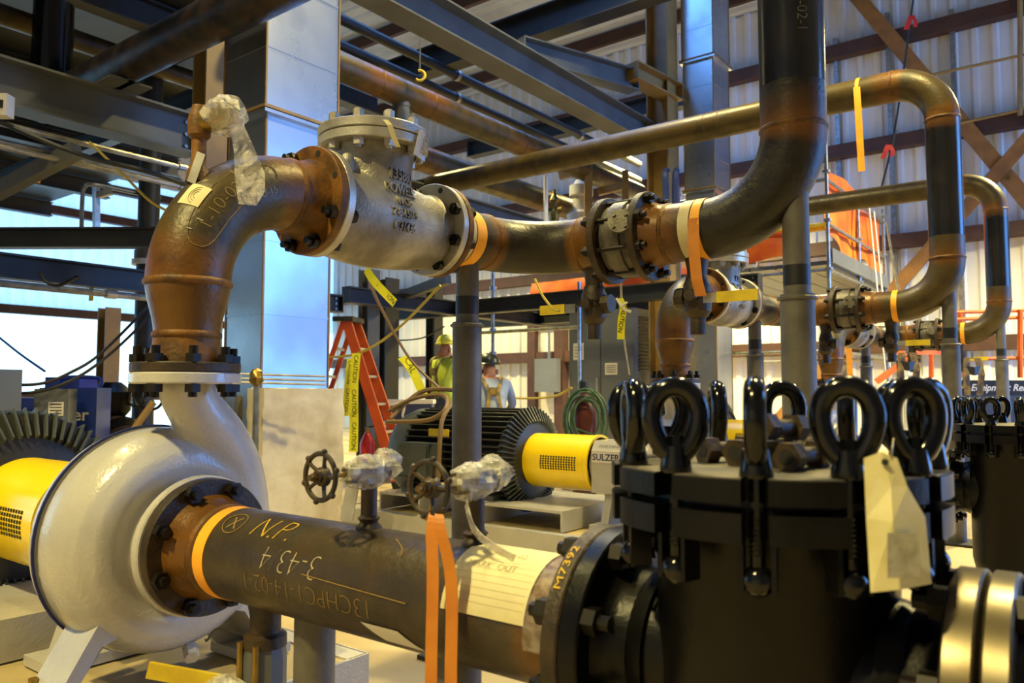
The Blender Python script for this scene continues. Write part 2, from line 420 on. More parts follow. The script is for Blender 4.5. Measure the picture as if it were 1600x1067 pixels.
for k in range(n + 1):
    for a, h in ((0, 0), (0.16, 0), (0.2, -0.04), (0.27, -0.04)):
        y = min(YF + k * 0.3 + a, YB); R.append([mb.vert((XL, y, ZC + h)), mb.vert((XR, y, ZC + h))])
mb.quadgrid(R, False); mb.bx(XL, XR, YF, YB, ZC + 0.05, ZC + 0.15)
ce = struct(mb.build('ceiling', 'roof_panel', smooth=0), 'ribbed metal roof deck high above')
for y in (2, 5, 8, 11, 14):                                      # purlins under the roof
    m_ = MB(); m_.bx(XL, XR, y - 0.05, y + 0.05, ZC - 0.3, ZC - 0.05); m_.build('purlin', 'steel_brown', ce, 0)
for z in (1.8, 3.62, 5.38, 7.25):                                # girts on the back wall
    m_ = MB(); m_.bx(XL + 0.1, XR, YB - 0.26, YB - 0.05, z - 0.12, z - 0.1); m_.bx(XL + 0.1, XR, YB - 0.27, YB - 0.25, z - 0.12, z + 0.12); m_.bx(XL + 0.1, XR, YB - 0.26, YB - 0.05, z + 0.1, z + 0.12)
    m_.build('girt', 'steel_brown', wb, 0)
for z in (0.9, 2.7, 4.9, 5.6):                                   # girts on the left wall
    m_ = MB(); m_.bx(XL + 0.05, XL + 0.22, YF, YB - 0.3, z - 0.09, z + 0.09); m_.build('girt', 'steel_brown', wl, 0)
def ibeam_mb(mb, p0, p1, h=0.3, b=0.2, tf=0.018, tw=0.012, up=(0, 0, 1)):
    p0 = Vector(p0); p1 = Vector(p1); d = (p1 - p0).normalized(); upv = Vector(up)
    if abs(d.dot(upv)) > 0.95: upv = Vector((1, 0, 0))
    x = d.cross(upv).normalized(); z = x.cross(d).normalized()
    mb.bar(p0 + z * (h / 2 - tf / 2), p1 + z * (h / 2 - tf / 2), b, tf, z)
    mb.bar(p0 - z * (h / 2 - tf / 2), p1 - z * (h / 2 - tf / 2), b, tf, z)
    mb.bar(p0, p1, tw, h - 2 * tf, z)
    return mb
def ibeam(name, p0, p1, label, m='steel_gray', h=0.3, b=0.2, up=(0, 0, 1), bolts=True, cat='beam'):
    p0 = Vector(p0); p1 = Vector(p1)
    base = p0 if p0.z <= p1.z else p1
    t = thing(name, base, label, cat)
    ibeam_mb(MB(), p0, p1, h, b, up=up).build('beam_section' if cat == 'beam' else 'column_section', m, t, 0)
    d = (p1 - p0).normalized()
    m_ = MB()
    if cat == 'beam':                                            # end plates
        for q, s_ in ((p0, 1), (p1, -1)): m_.bar(q + d * s_ * 0.0, q + d * s_ * 0.012, b * 0.95, h * 0.98)
        m_.build('end_plate', m, t, 0)
        if bolts:
            x = d.cross(Vector((0, 0, 1))).normalized()
            for zz in (-0.3, 0, 0.3):
                MB().hexn(p1 - d * 0.07 + Vector((0, 0, zz * h)) + x * 0.004, p1 - d * 0.07 + Vector((0, 0, zz * h)) + x * 0.024, 0.016).build('bolt', 'galv_tube', t, 0)
    else:
        m_.box(base + Vector((0, 0, 0.012)), (b * 1.6, h * 1.6, 0.024)); m_.build('base_plate', m, t, 0)
    return t
# dark deck added over the left bay to screen off bright roof and wall
t = thing('added_dark_deck', (-11.5, 2.2, 4.55), 'added dark deck screening the bright roof and wall over the left bay', 'deck')
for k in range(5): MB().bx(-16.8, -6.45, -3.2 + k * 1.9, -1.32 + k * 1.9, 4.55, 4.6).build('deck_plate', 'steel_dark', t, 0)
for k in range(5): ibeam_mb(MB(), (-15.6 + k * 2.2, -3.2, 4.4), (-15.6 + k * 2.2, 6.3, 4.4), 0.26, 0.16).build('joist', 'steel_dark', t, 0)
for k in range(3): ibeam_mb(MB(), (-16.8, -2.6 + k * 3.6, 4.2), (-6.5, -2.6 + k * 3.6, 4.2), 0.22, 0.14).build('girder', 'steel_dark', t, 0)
# diagonal wall braces (orange-brown angles) on the back wall
mb = MB(); a = at_y(1338, -6, YB - 0.32); b_ = at_y(1640, 356, YB - 0.32); mb.bar(a + (a - b_) * 0.12, b_ + (b_ - a) * 0.75, 0.24, 0.05, (0, -1, 0))
mb.build('brace', 'brace_orange', wb, 0)
mb = MB(); a = at_y(1390, 460, YB - 0.36); b_ = at_y(1640, 178, YB - 0.36); mb.bar(a + (a - b_) * 0.9, b_ + (b_ - a) * 0.7, 0.22, 0.05, (0, -1, 0)); mb.build('brace', 'brace_orange', wb, 0)
mb = MB(); c = at_y(1575, 278, YB - 0.4); mb.cyl(c, c + Vector((0, -0.03, 0)), 0.035, n=8); mb.build('brace_bolt', 'brass', wb)
# wall posts and downpipes on the back wall
for k, (u, v0, v1) in enumerate(((1305, 60, 600), (1386, 20, 420), (1486, 15, 330))):
    mb = MB(); a = at_y(u, v0, YB - 0.12); mb.bx(a.x - 0.04, a.x + 0.04, YB - 0.14, YB - 0.06, 0.3, a.z); mb.build('wall_post', 'galv_tube', wb, 0)
for k, v in enumerate((105, 190)):
    mb = MB(); mb.cyl(at_y(1456, v + 12, YB - 0.35), at_y(1640, v - 28, YB - 0.35), 0.025, n=8); mb.build('handrail_pipe', 'warm_tan_steel', wb)
mb = MB(); mb.cyl(at_y(1594, -10, YB - 0.35), at_y(1594, 180, YB - 0.35), 0.04, n=8); mb.build('handrail_pipe', 'warm_tan_steel', wb)
# door in the back wall
dA = at_y(838, 600, YB - 0.1); dB = at_y(880, 600, YB - 0.1)
mb = MB(); mb.bx(dA.x - 0.12, dA.x + 0.1, YB - 0.3, YB - 0.05, 0, 2.5); mb.bx(dB.x - 0.12, dB.x + 0.12, YB - 0.3, YB - 0.05, 0, 2.5); mb.bx(dA.x - 0.12, dB.x + 0.12, YB - 0.3, YB - 0.05, 2.5, 2.75)
dr = struct(mb.build('door_1', 'steel_brown', smooth=0), 'brown steel door frame in the ribbed back wall')
mb = MB(); mb.bx(dA.x + 0.1, dB.x - 0.12, YB - 0.16, YB - 0.06, 0, 2.5); mb.build('door_leaf', 'plastic_white', dr, 0)
mb = MB(); mb.bx(dB.x - 0.24, dB.x - 0.2, YB - 0.2, YB - 0.16, 1.0, 1.14); mb.build('door_handle', 'galv_tube', dr, 0)

# ------------------------------------------------------------------ steelwork of the pipe rack and platform
ibeam('steel_beam', (-5.76, 0.2, 3.04), (-5.76, 3.36, 3.04), 'grey I-beam at upper left carrying the overhead rust pipe', h=0.32, b=0.2)
ibeam('steel_beam', (-5.76, 3.64, 3.04), (-5.76, 12.0, 3.04), 'blue-grey I-beam behind the check valve under the overhead pipes', h=0.32, b=0.2)
ibeam('steel_column', (-5.76, 3.5, 0), (-5.76, 3.5, 4.6), 'grey-primed steel column in warm-lit tan left of the galvanized duct', 'warm_tan_steel', 0.2, 0.2, cat='column')
ibeam('steel_beam', (-4.6, 1.2, 4.29), (-4.6, 9.3, 4.29), 'long overhead I-beam running diagonally across the top of the hall', h=0.30, b=0.26)
ibeam('steel_beam', at(812, 78, 8.6), at(990, 128, 9.6), 'short upper I-beam ending at the bracket beside the tan column', h=0.26, b=0.2)
ibeam('steel_beam', at(985, 112, 9.5), at(1056, 148, 10.1), 'stub bracket beam bolted to the tan column', 'warm_tan_steel', h=0.22, b=0.24)
ibeam('steel_column', (-4.42, 9.02, 0), (-4.42, 9.02, 6.6), 'tall grey-primed H-column in warm-lit tan left of the narrow far duct', 'warm_tan_steel', 0.3, 0.3, cat='column')
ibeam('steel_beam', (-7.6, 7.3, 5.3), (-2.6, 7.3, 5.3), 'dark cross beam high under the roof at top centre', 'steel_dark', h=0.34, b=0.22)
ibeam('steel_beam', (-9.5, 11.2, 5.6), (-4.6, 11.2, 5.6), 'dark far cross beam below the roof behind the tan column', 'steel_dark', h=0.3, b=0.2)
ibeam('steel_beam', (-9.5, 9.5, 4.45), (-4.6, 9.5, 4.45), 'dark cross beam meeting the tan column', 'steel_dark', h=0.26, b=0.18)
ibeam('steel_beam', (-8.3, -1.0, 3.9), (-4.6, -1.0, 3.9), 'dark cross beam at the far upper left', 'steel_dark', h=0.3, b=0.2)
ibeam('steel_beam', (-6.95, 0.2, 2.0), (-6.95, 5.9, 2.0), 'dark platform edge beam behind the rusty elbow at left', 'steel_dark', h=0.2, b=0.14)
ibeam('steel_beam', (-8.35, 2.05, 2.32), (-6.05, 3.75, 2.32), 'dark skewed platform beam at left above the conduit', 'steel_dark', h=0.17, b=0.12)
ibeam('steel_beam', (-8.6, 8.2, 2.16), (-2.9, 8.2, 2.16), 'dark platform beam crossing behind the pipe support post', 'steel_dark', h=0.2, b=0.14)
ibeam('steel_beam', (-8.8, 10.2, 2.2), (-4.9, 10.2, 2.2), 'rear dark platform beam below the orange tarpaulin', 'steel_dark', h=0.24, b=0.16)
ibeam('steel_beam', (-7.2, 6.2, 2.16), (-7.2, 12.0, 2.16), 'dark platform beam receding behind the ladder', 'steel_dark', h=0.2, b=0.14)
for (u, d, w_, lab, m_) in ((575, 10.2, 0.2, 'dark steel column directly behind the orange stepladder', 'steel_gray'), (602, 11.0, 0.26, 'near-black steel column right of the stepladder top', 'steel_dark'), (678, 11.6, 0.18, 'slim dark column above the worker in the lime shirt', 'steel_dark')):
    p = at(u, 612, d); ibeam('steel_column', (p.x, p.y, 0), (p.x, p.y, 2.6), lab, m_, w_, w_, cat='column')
p = at(167, 612, 9.3); ibeam('steel_column', (p.x, p.y, 0), (p.x, p.y, 2.0), 'column in warm-lit tan against the bright daylight wall at left', 'warm_tan_steel', 0.2, 0.18, cat='column')
# knee brace by the near-black column
mb = MB(); mb.bar(at(610, 470, 10.4), at(700, 436, 9.6), 0.1, 0.12); tag(ground_origin(mb.build('diagonal_brace', 'steel_gray', smooth=0)), 'grey diagonal brace under the check valve', 'brace')
mb = MB(); mb.bar(at(-10, 302, 5.6), at(120, 235, 5.4), 0.09, 0.1); tag(ground_origin(mb.build('diagonal_brace', 'steel_gray', smooth=0)), 'grey diagonal brace below the upper left beam', 'brace')
# dark line pipes under the roof
for k, (X, z, r, lab) in enumerate(((-6.6, 5.12, 0.06, 'upper black line pipe under the roof'), (-6.6, 4.82, 0.06, 'lower black line pipe under the roof'), (-7.4, 4.9, 0.11, 'grey insulated line pipe below the roof deck'))):
    t = thing('line_pipe', (X, 3.9, z), lab, 'pipe')
    MB().cyl((X, 3.9, z), (X, 12.5, z), r, n=14).build('pipe', 'steel_gray' if k == 2 else 'rubber', t)
    for y in (4.5, 7.5, 10.5): MB().lathe((X, y - 0.03, z), (0, 1, 0), [(0, r), (0, r + 0.012), (0.06, r + 0.012), (0.06, r)], 14).build('clamp', 'galv_tube', t)
# conduits below the left beam
for k, (z, X) in enumerate(((2.76, -5.72), (2.68, -5.86), (2.6, -5.7))):
    t = thing('conduit_run', (X, 0.2, z), ['bright conduit just under the upper left beam', 'middle conduit under the upper left beam', 'lowest conduit under the upper left beam'][k], 'conduit')
    MB().cyl((X, 0.2, z), (X, 3.3, z), 0.02, n=10).build('conduit', 'conduit', t)
    MB().cyl((X, 3.22, z), (X, 3.32, z), 0.03, n=10).build('coupling', 'alu', t)
# platform conduit at left
t = thing('conduit_run', (-6.8, 0.4, 1.84), 'galvanized conduit along the platform edge at left', 'conduit')
MB().cyl((-6.8, 0.4, 1.84), (-6.8, 5.6, 1.84), 0.03, n=10).build('conduit', 'galv_tube', t)
for y in (1.6, 3.2): MB().cyl((-6.8, y, 1.84), (-6.8, y + 0.09, 1.84), 0.04, n=10).build('coupling', 'alu', t)
# handrail on the left platform
t = thing('handrail', at(127, 386, 7.3), 'bent tubular handrail standing on the left platform', 'handrail')
a = at(127, 388, 7.3); b_ = at(129, 300, 7.3); c = at(147, 288, 7.3); e = at(250, 309, 7.9)
MB().tube(smooth_path([a, b_.lerp(a, 0.1), at(134, 291, 7.3), c, at(200, 299, 7.6), e], 5), 0.02, 8).build('rail', 'galv_tube', t)
MB().bar(at(151, 386, 7.4), at(150, 289, 7.4), 0.05, 0.05).build('post', 'alu', t, 0)
MB().bar(at(152, 305, 7.4), at(174, 299, 7.4), 0.05, 0.06).build('bracket', 'alu', t, 0)
# grey drum fitting on the platform beside the vertical black pipe
p = at(224, 612, 7.6); t = thing('vertical_pipe', (p.x, p.y, 0), 'black vertical pipe with a grey drum filter on the left platform', 'pipe')
MB().cyl((p.x, p.y, 0), (p.x, p.y, 2.3), 0.1, n=20).build('pipe', 'steel_dark', t)
MB().cyl((p.x, p.y, 2.55), (p.x, p.y, 4.4), 0.1, n=20).build('upper_pipe', 'steel_dark', t)
MB().lathe((p.x, p.y, 2.28), (0, 0, 1), [(0, 0.12), (0.1, 0.12), (0.1, 0.1), (0.12, 0.1), (0.12, 0.125), (0.3, 0.125), (0.32, 0.1)], 24).build('drum', 'stand_gray', t)
MB().lathe((p.x, p.y, 2.24), (0, 0, 1), [(0, 0.14), (0.05, 0.14)], 24).build('collar', 'plastic_white', t)

# ------------------------------------------------------------------ galvanized ducts
def duct(x0, y0, a, b, ztop, zfl, zbot, label, shrink=0.025):
    """x0,y0 is the corner nearest the viewer; a along -X, b along +Y"""
    t = thing('air_duct', (x0 - a / 2, y0 + b / 2, zbot), label, 'duct')
    zs_ = [zbot] + zfl + [ztop]
    for k in range(len(zs_) - 1):
        i = shrink * (len(zs_) - 2 - k); z0, z1 = zs_[k], zs_[k + 1]
        mb = MB(); mb.bx(x0 - a + i, x0 - i, y0 + i, y0 + b - i, z0 + 0.02, z1 - 0.02)
        sec = mb.build('duct_section', 'galv', t, 0)
        zz = z0 + 0.4
        while zz < z1 - 0.15:                                     # folded cross seams
            m2 = MB(); m2.bx(x0 - a + i - 0.004, x0 - i + 0.004, y0 + i - 0.004, y0 + b - i + 0.004, zz, zz + 0.012); m2.build('seam', 'galv', sec, 0); zz += 0.47
        m2 = MB()
        for (cx, cy) in ((x0 - i, y0 + i), (x0 - i, y0 + b - i), (x0 - a + i, y0 + i)): m2.bx(cx - 0.006, cx + 0.006, cy - 0.006, cy + 0.006, z0 + 0.03, z1 - 0.03)
        m2.build('corner_seam', 'warm_tan_steel', sec, 0)
        if k < len(zs_) - 2:
            m3 = MB(); m3.bx(x0 - a + i - 0.04, x0 - i + 0.04, y0 + i - 0.04, y0 + b - i + 0.04, z1 - 0.025, z1 - 0.003); m3.build('duct_flange', 'galv', t, 0)
            m3 = MB(); m3.bx(x0 - a + i - 0.045, x0 - i + 0.045, y0 + i - 0.045, y0 + b - i + 0.045, z1 + 0.003, z1 + 0.022); m3.build('duct_flange', 'warm_tan_steel', t, 0)
    return t
duct(-4.176, 2.92, 0.46, 0.585, 4.1, [2.8], 0.15, 'wide galvanized air duct rising behind the rusty elbow', 0.03)
duct(-3.80, 9.2, 0.42, 0.54, 7.2, [3.55, 5.25], 0.15, 'narrow far galvanized duct rising behind the large riser pipe', 0.012)

# ------------------------------------------------------------------ overhead pipes on the rack
def simple_pipe(name, pts, r, label, m='pipe_bronze', spots=(), n=28, group=None, base=0.2):
    pts = densify(pts, 0.12); t = thing(name, pts[0], label, 'pipe', group)
    MB().tube(pts, r, n, rust=rusts(pts, spots, base)).build('pipe', m, t, 60)
    for q, w_ in spots:
        i = min(range(len(pts)), key=lambda k: (pts[k] - Vector(q)).length); j = min(i + 1, len(pts) - 1); i = j - 1
        d = (pts[j] - pts[i]).normalized(); c = pts[i]
        MB().lathe(c - d * 0.008, d, [(0, r), (0.004, r + 0.004), (0.012, r + 0.004), (0.016, r)], n, False, False).build('weld_bead', 'rust', t, 60)
    return t
# the rust-brown pipe resting on the upper left beam, with its riser
t = simple_pipe('overhead_pipe', [(-6.95, 2.7, 3.36), (-1.4, 2.7, 3.36)], 0.137, 'large brown overhead pipe at top left resting on the beam', 'pipe', [((-6.7, 2.7, 3.36), 0.3)])
MB().cyl((-6.78, 2.7, 3.3), (-6.78, 2.7, 4.18), 0.15, n=28).build('riser', 'black_gloss', t)
MB().lathe((-6.78, 2.7, 3.36), (0, 0, 1), [(0, 0.152), (0.13, 0.152), (0.16, 0.16), (0.19, 0.15)], 28).build('tee', 'rust', t)
m_ = MB(); m_.bx(-5.95, -5.45, 2.55, 2.85, 3.2, 3.215); m_.bx(-5.95, -5.45, 2.68, 2.72, 3.2, 3.26); m_.build('pipe_shoe', 'steel_gray', t, 0)
t = simple_pipe('header_pipe', [(-5.5, 3.75, 3.98), (-5.5, 10.4, 3.98)], 0.137, 'upper rusty header pipe with a tee above the check valve', 'pipe_bronze', [((-5.5, 5.05, 4.0), 0.3), ((-5.5, 5.8, 4.0), 0.3), ((-5.5, 7.4, 4.0), 0.4)])
MB().lathe((-5.5, 5.42, 4.0), (0, 0, -1), [(0, 0.09), (0.17, 0.09), (0.17, 0.085), (0.5, 0.085)], 20).build('branch', 'steel_gray', t)
t = simple_pipe('header_pipe', [(-6.05, 3.75, 3.62), (-6.05, 9.6, 3.62)] + arc((-6.05 + 0.35, 9.6, 3.62), (-1, 0, 0), (0, 1, 0), 0.35, 0, PI / 2, 8)[1:] + [(-5.5, 9.95, 3.62)], 0.15, 'lower rusty header pipe ending in an elbow by the transmitter', 'pipe_bronze', [((-6.05, 6.2, 3.62), 0.4), ((-6.05, 8.8, 3.62), 0.4), ((-6.05, 4.3, 3.62), 0.4)])
simple_pipe('overhead_pipe', [(-7.25, 0.3, 4.15), (-7.25, 5.2, 4.15)], 0.09, 'slim golden-brown pipe behind the black riser at top left', 'pipe_bronze', [((-7.25, 2.0, 4.15), 0.3)])
p = at(4, 166, 4.95); t = thing('conduit_box', p - Vector((0, 0, 0.07)), 'small pale conduit box on the beam at the left edge', 'box')
MB().box(p, (0.1, 0.08, 0.14), Matrix.Rotation(YAW, 3, 'Z')).build('case', 'plastic_white', t, 0); MB().box(p - FW * 0.042 + RT * 0.005, (0.05, 0.01, 0.05), Matrix.Rotation(YAW, 3, 'Z')).build('opening', 'ink', t, 0)
# yellow hook hanging over the header
p = at(656, 118, 7.6); t = thing('chain_hook', p, 'small yellow hook hanging above the header tee', 'hook')
MB().tube(arc(p, RT, (0, 0, 1), 0.05, -PI * 0.75, PI * 0.6, 12), 0.013, 8).build('hook', 'yellow_lever', t)
MB().cyl(p + Vector((0, 0, 0.04)), p + Vector((0, 0, 0.75)), 0.008, n=6).build('chain', 'galv_tube', t)
# ------------------------------------------------------------------ the pump lines (8 inch discharge, 8 inch suction)
XP, YP, ZD, ZS = -1.972, 1.148, 1.5975, 0.606      # pump centre, discharge and suction centre lines
YR, XV, R8, RE = 2.697, -0.828, 0.1095, 0.305
GL = 3.22; GX = 0.0                              # pump spacing
def bolt(mb, c, d, r=0.014, L=0.05, side=1):
    """hex nut with a stud end, standing on c along d"""
    c = Vector(c); d = Vector(d).normalized()
    mb.hexn(c, c + d * 0.021, r * 1.55); mb.cyl(c + d * 0.021, c + d * L, r * 0.82, n=8)
    return mb
def flange(mb, c, d, R, th, rb=None, bevel=0.003, n=48):
    mb.lathe(c, d, [(0, R - bevel), (bevel, R), (th - bevel, R), (th, R - bevel)], n); return mb
def bolt_ring(par, c, d, rb, n, ph, mat_='black_bolt', L=0.05, skip=(), r=0.014, name='bolt'):
    u, v, dd = frame(d); c = Vector(c)
    for k in range(n):
        if k in skip: continue
        a = 2 * PI * k / n + ph
        bolt(MB(), c + u * (rb * math.cos(a)) + v * (rb * math.sin(a)), dd, r, L).build(name, mat_, par, 0)
def holes(par, c, d, rb, n, ph, ks, r=0.011):
    u, v, dd = frame(d); c = Vector(c)
    for k in ks:
        mb = MB()
        a = 2 * PI * k / n + ph; q = c + u * (rb * math.cos(a)) + v * (rb * math.sin(a))
        mb.cyl(q - dd * 0.004, q + dd * 0.0012, r, n=12); mb.build('bolt_hole', 'ink', par, 0)
def weld(par, c, d, r, m='rust', n=36):
    MB().lathe(Vector(c) - Vector(d) * 0.01, d, [(0, r), (0.006, r + 0.005), (0.014, r + 0.005), (0.02, r)], n, False, False).build('weld_bead', m, par, 60)
def band(par, name, c, d, r, w_, m, n=44, th=0.0018):
    MB().lathe(c, d, [(0, r), (0, r + th), (w_, r + th), (w_, r)], n, False, False).build(name, m, par, 40)

# ---- discharge elbow spool: flange, reducer, elbow, flange
def elbow_spool(label):
    t = thing('discharge_elbow', (XP, YP, 1.0515), label, 'pipe', 'pump discharge elbows')
    flange(MB(), (XP, YP, 1.0515), (0, 0, 1), 0.1395, 0.026).build('flange', 'rust_dark', t)
    bolt_ring(t, (XP, YP, 1.0775), (0, 0, 1), 0.1205, 8, PI / 8, L=0.042)
    prof = [(0, 0.097), (0.02, 0.094), (0.05, 0.086), (0.075, 0.0842)]
    MB().lathe((XP, YP, 1.0775), (0, 0, 1), prof, 40, rust=[1, 1, 0.9, 1]).build('flange_neck', 'rust', t)
    z0 = 1.1525; prof = []; rr = []
    for k in range(17):
        s_ = k / 16; e = s_ * s_ * (3 - 2 * s_); prof.append((0.145 * s_, 0.0842 + (R8 - 0.0842) * e)); rr.append(max(0.75, abs(2 * s_ - 1)))
    MB().lathe((XP, YP, z0), (0, 0, 1), prof, 44, rust=rr).build('reducer', 'pipe_bronze', t)
    weld(t, (XP, YP, z0), (0, 0, 1), 0.0842); weld(t, (XP, YP, ZD - RE), (0, 0, 1), R8)
    pts = arc((XP, YP + RE, ZD - RE), (0, -1, 0), (0, 0, 1), RE, 0, PI / 2, 30)
    MB().tube(pts, R8, 48, rust=rusts(pts, [((XP, YP, ZD - RE), 0.13), ((XP, YP + RE, ZD), 0.12)])).build('elbow', 'pipe_bronze', t, 60)
    weld(t, (XP, YP + RE, ZD), (0, 1, 0), R8)
    MB().lathe((XP, YP + RE, ZD), (0, 1, 0), [(0, R8), (0.025, R8), (0.075, 0.128), (0.083, 0.132)], 44, rust=[1, 1, 1, 1]).build('flange_neck', 'rust', t)
    flange(MB(), (XP, 1.531, ZD), (0, 1, 0), 0.1715, 0.029).build('flange', 'rust', t)
    bolt_ring(t, (XP, 1.531, ZD), (0, -1, 0), 0.149, 8, PI / 8, skip=(4, 5, 7), L=0.042)
    holes(t, (XP, 1.531, ZD), (0, -1, 0), 0.149, 8, PI / 8, (4, 5, 7))
    return t
def on_elbow(a0, ph0, flip=1):
    """writing on the +X side of the discharge elbow: x runs along the bend, y around the pipe"""
    def fn(x, y, z):
        a = a0 + flip * x / (RE); ph = ph0 + flip * y / R8; rr = R8 + 0.0012 + z
        rad = RE + rr * math.sin(ph)
        return (XP + rr * math.cos(ph), YP + RE - rad * math.cos(a), ZD - RE + rad * math.sin(a))
    return fn
el = elbow_spool('rust-brown discharge elbow with chalk numbers on the white foreground pump')
text_on('chalk_writing', '13CHPC', 0.05, on_elbow(1.2, 0.78), 'chalk_tan', el, sub=2, bold=-0.0013)
text_on('chalk_writing', '1-10-02-1', 0.05, on_elbow(0.72, 0.42), 'chalk_tan', el, sub=2, bold=-0.0013)
text_on('chalk_writing', 'N.P. U-15', 0.03, on_elbow(1.02, -0.02), 'chalk_white', el, sub=2, bold=-0.0008)
text_on('chalk_writing', 'M7962', 0.03, on_elbow(0.92, 0.12), 'chalk_white', el, sub=2, bold=-0.0008)
cap_pts = []
for k in range(40):
    tt = 2 * PI * k / 40; x = 0.155 * math.copysign(abs(math.cos(tt)) ** 0.55, math.cos(tt)); y = 0.045 * math.copysign(abs(math.sin(tt)) ** 0.8, math.sin(tt))
    cap_pts.append(on_elbow(0.76, 0.44)(x, y, 0))
MB().tube(cap_pts, 0.0009, 5, loop=True).build('chalk_loop', 'chalk_tan', el)
# inspection sticker on the outside of the elbow
R_ = []; mb = MB(); f_ = on_elbow(0.62, 1.06)
for i in range(6):
    R_.append([mb.vert(f_((i - 2.5) * 0.011, (j - 2.5) * 0.0125, 0.0012)) for j in range(6)])
mb.quadgrid(R_, False); st = mb.build('sticker', 'paper', el)
for r_ in (0.008, 0.014, 0.02):
    MB().tube([f_(r_ * 1.1 * math.cos(k * PI / 9), r_ * math.sin(k * PI / 9) - 0.008, 0.002) for k in range(10)], 0.0009, 4).build('sticker_print', 'paper_line', st)
for k, (a, b_) in enumerate(((0.45, 0.6), (0.36, 0.75))):
    MB().tube([on_elbow(a, b_)(0, y, 0) for y in (-0.008, 0.008)], 0.0018, 5).build('paint_fleck', 'chalk_white', el)

# ---- swing check valve
def r_body(y):
    s_ = (y - 1.78) / (0.24 if y < 1.78 else 0.36)
    return 0.112 + 0.042 * max(0.0, 1 - s_ * s_) ** 0.9
ZB = ZD - 0.022
YN = 1.812
def check_valve(label):
    t = thing('check_valve', (XP, 1.84, 1.4), label, 'valve', 'silver check valves')
    mb = MB(); prof = [(1.585 + 0.51 * k / 24, r_body(1.585 + 0.51 * k / 24)) for k in range(25)]
    mb.lathe((XP, 0, ZB), (0, 1, 0), prof, 44)
    mb.lathe((XP, 1.6, ZD), (0, 1, 0), [(0, 0.135), (0.06, 0.125)], 40); mb.lathe((XP, 2.095, ZD), (0, -1, 0), [(0, 0.13), (0.05, 0.12)], 40)
    mb.lathe((XP, YN, ZD - 0.02), (0, 0, 1), [(0, 0.134), (0.15, 0.131), (0.2, 0.134), (0.245, 0.147)], 40)
    mb.sphere((XP + 0.05, 1.655, 1.735), 0.026, sc=(1, 1, 1.5))
    o = mb.build('body', 'valve_silver', t, 0)
    r = o.modifiers.new('r', 'REMESH'); r.mode = 'VOXEL'; r.voxel_size = 0.0075; r.use_smooth_shade = True
    s_ = o.modifiers.new('s', 'SMOOTH'); s_.factor = 0.6; s_.iterations = 5
    flange(MB(), (XP, 1.56, ZD), (0, 1, 0), 0.1715, 0.03).build('flange', 'silver_flange', t)
    flange(MB(), (XP, 2.09, ZD), (0, 1, 0), 0.1715, 0.03).build('flange', 'silver_flange', t)
    bolt_ring(t, (XP, 2.09, ZD), (0, -1, 0), 0.149, 8, PI / 8, skip=(0, 1, 5, 7), L=0.03)
    holes(t, (XP, 2.09, ZD), (0, -1, 0), 0.149, 8, PI / 8, (0, 1, 5, 7))
    bolt_ring(t, (XP, 1.59, ZD), (0, 1, 0), 0.149, 8, PI / 8, skip=(4, 5, 7), L=0.025)
    flange(MB(), (XP, YN, 1.818), (0, 0, 1), 0.186, 0.032).build('bonnet_flange', 'silver_flange', t)
    flange(MB(), (XP, YN, 1.853), (0, 0, 1), 0.187, 0.032).build('bonnet_cover', 'silver_flange', t)
    for k in range(10):
        a = 2 * PI * k / 10 + 0.2; q = Vector((XP + 0.158 * math.cos(a), YN + 0.158 * math.sin(a), 0))
        m_ = MB(); m_.hexn(q + Vector((0, 0, 1.885)), q + Vector((0, 0, 1.912)), 0.019); m_.cyl(q + Vector((0, 0, 1.912)), q + Vector((0, 0, 1.917)), 0.011, n=10)
        m_.build('bonnet_bolt', 'silver_flange', t, 0); m_ = MB()
        m_.hexn(q + Vector((0, 0, 1.796)), q + Vector((0, 0, 1.818)), 0.019); m_.cyl(q + Vector((0, 0, 1.788)), q + Vector((0, 0, 1.796)), 0.011, n=10)
        m_.build('bonnet_nut', 'silver_flange', t, 0)
    def cast(zr):
        def fn(x, y, z):
            Y = YN + 0.004 + x * 0.72; Z = zr + y
            rb = r_body(Y); b1 = math.sqrt(max(rb * rb - (Z - ZB) ** 2, 0)); b2 = math.sqrt(max(0.132 ** 2 - (Y - YN) ** 2, 0)) if Z > ZD else 0
            return (XP + max(b1, b2) + z + 0.001, Y, Z)
        return fn
    for txt, zr, sz in (('135880', 1.715, 0.05), ('POWELL', 1.668, 0.048), ('WCB', 1.626, 0.04), ('7-8-150-+', 1.585, 0.04), ('C31436', 1.541, 0.042)):
        text_on('cast_lettering', txt, sz, cast(zr), 'valve_silver', t, depth=0.006, sub=1, bold=0.0006)
    return t
cv = check_valve('silver swing check valve with raised lettering in the foreground discharge line')
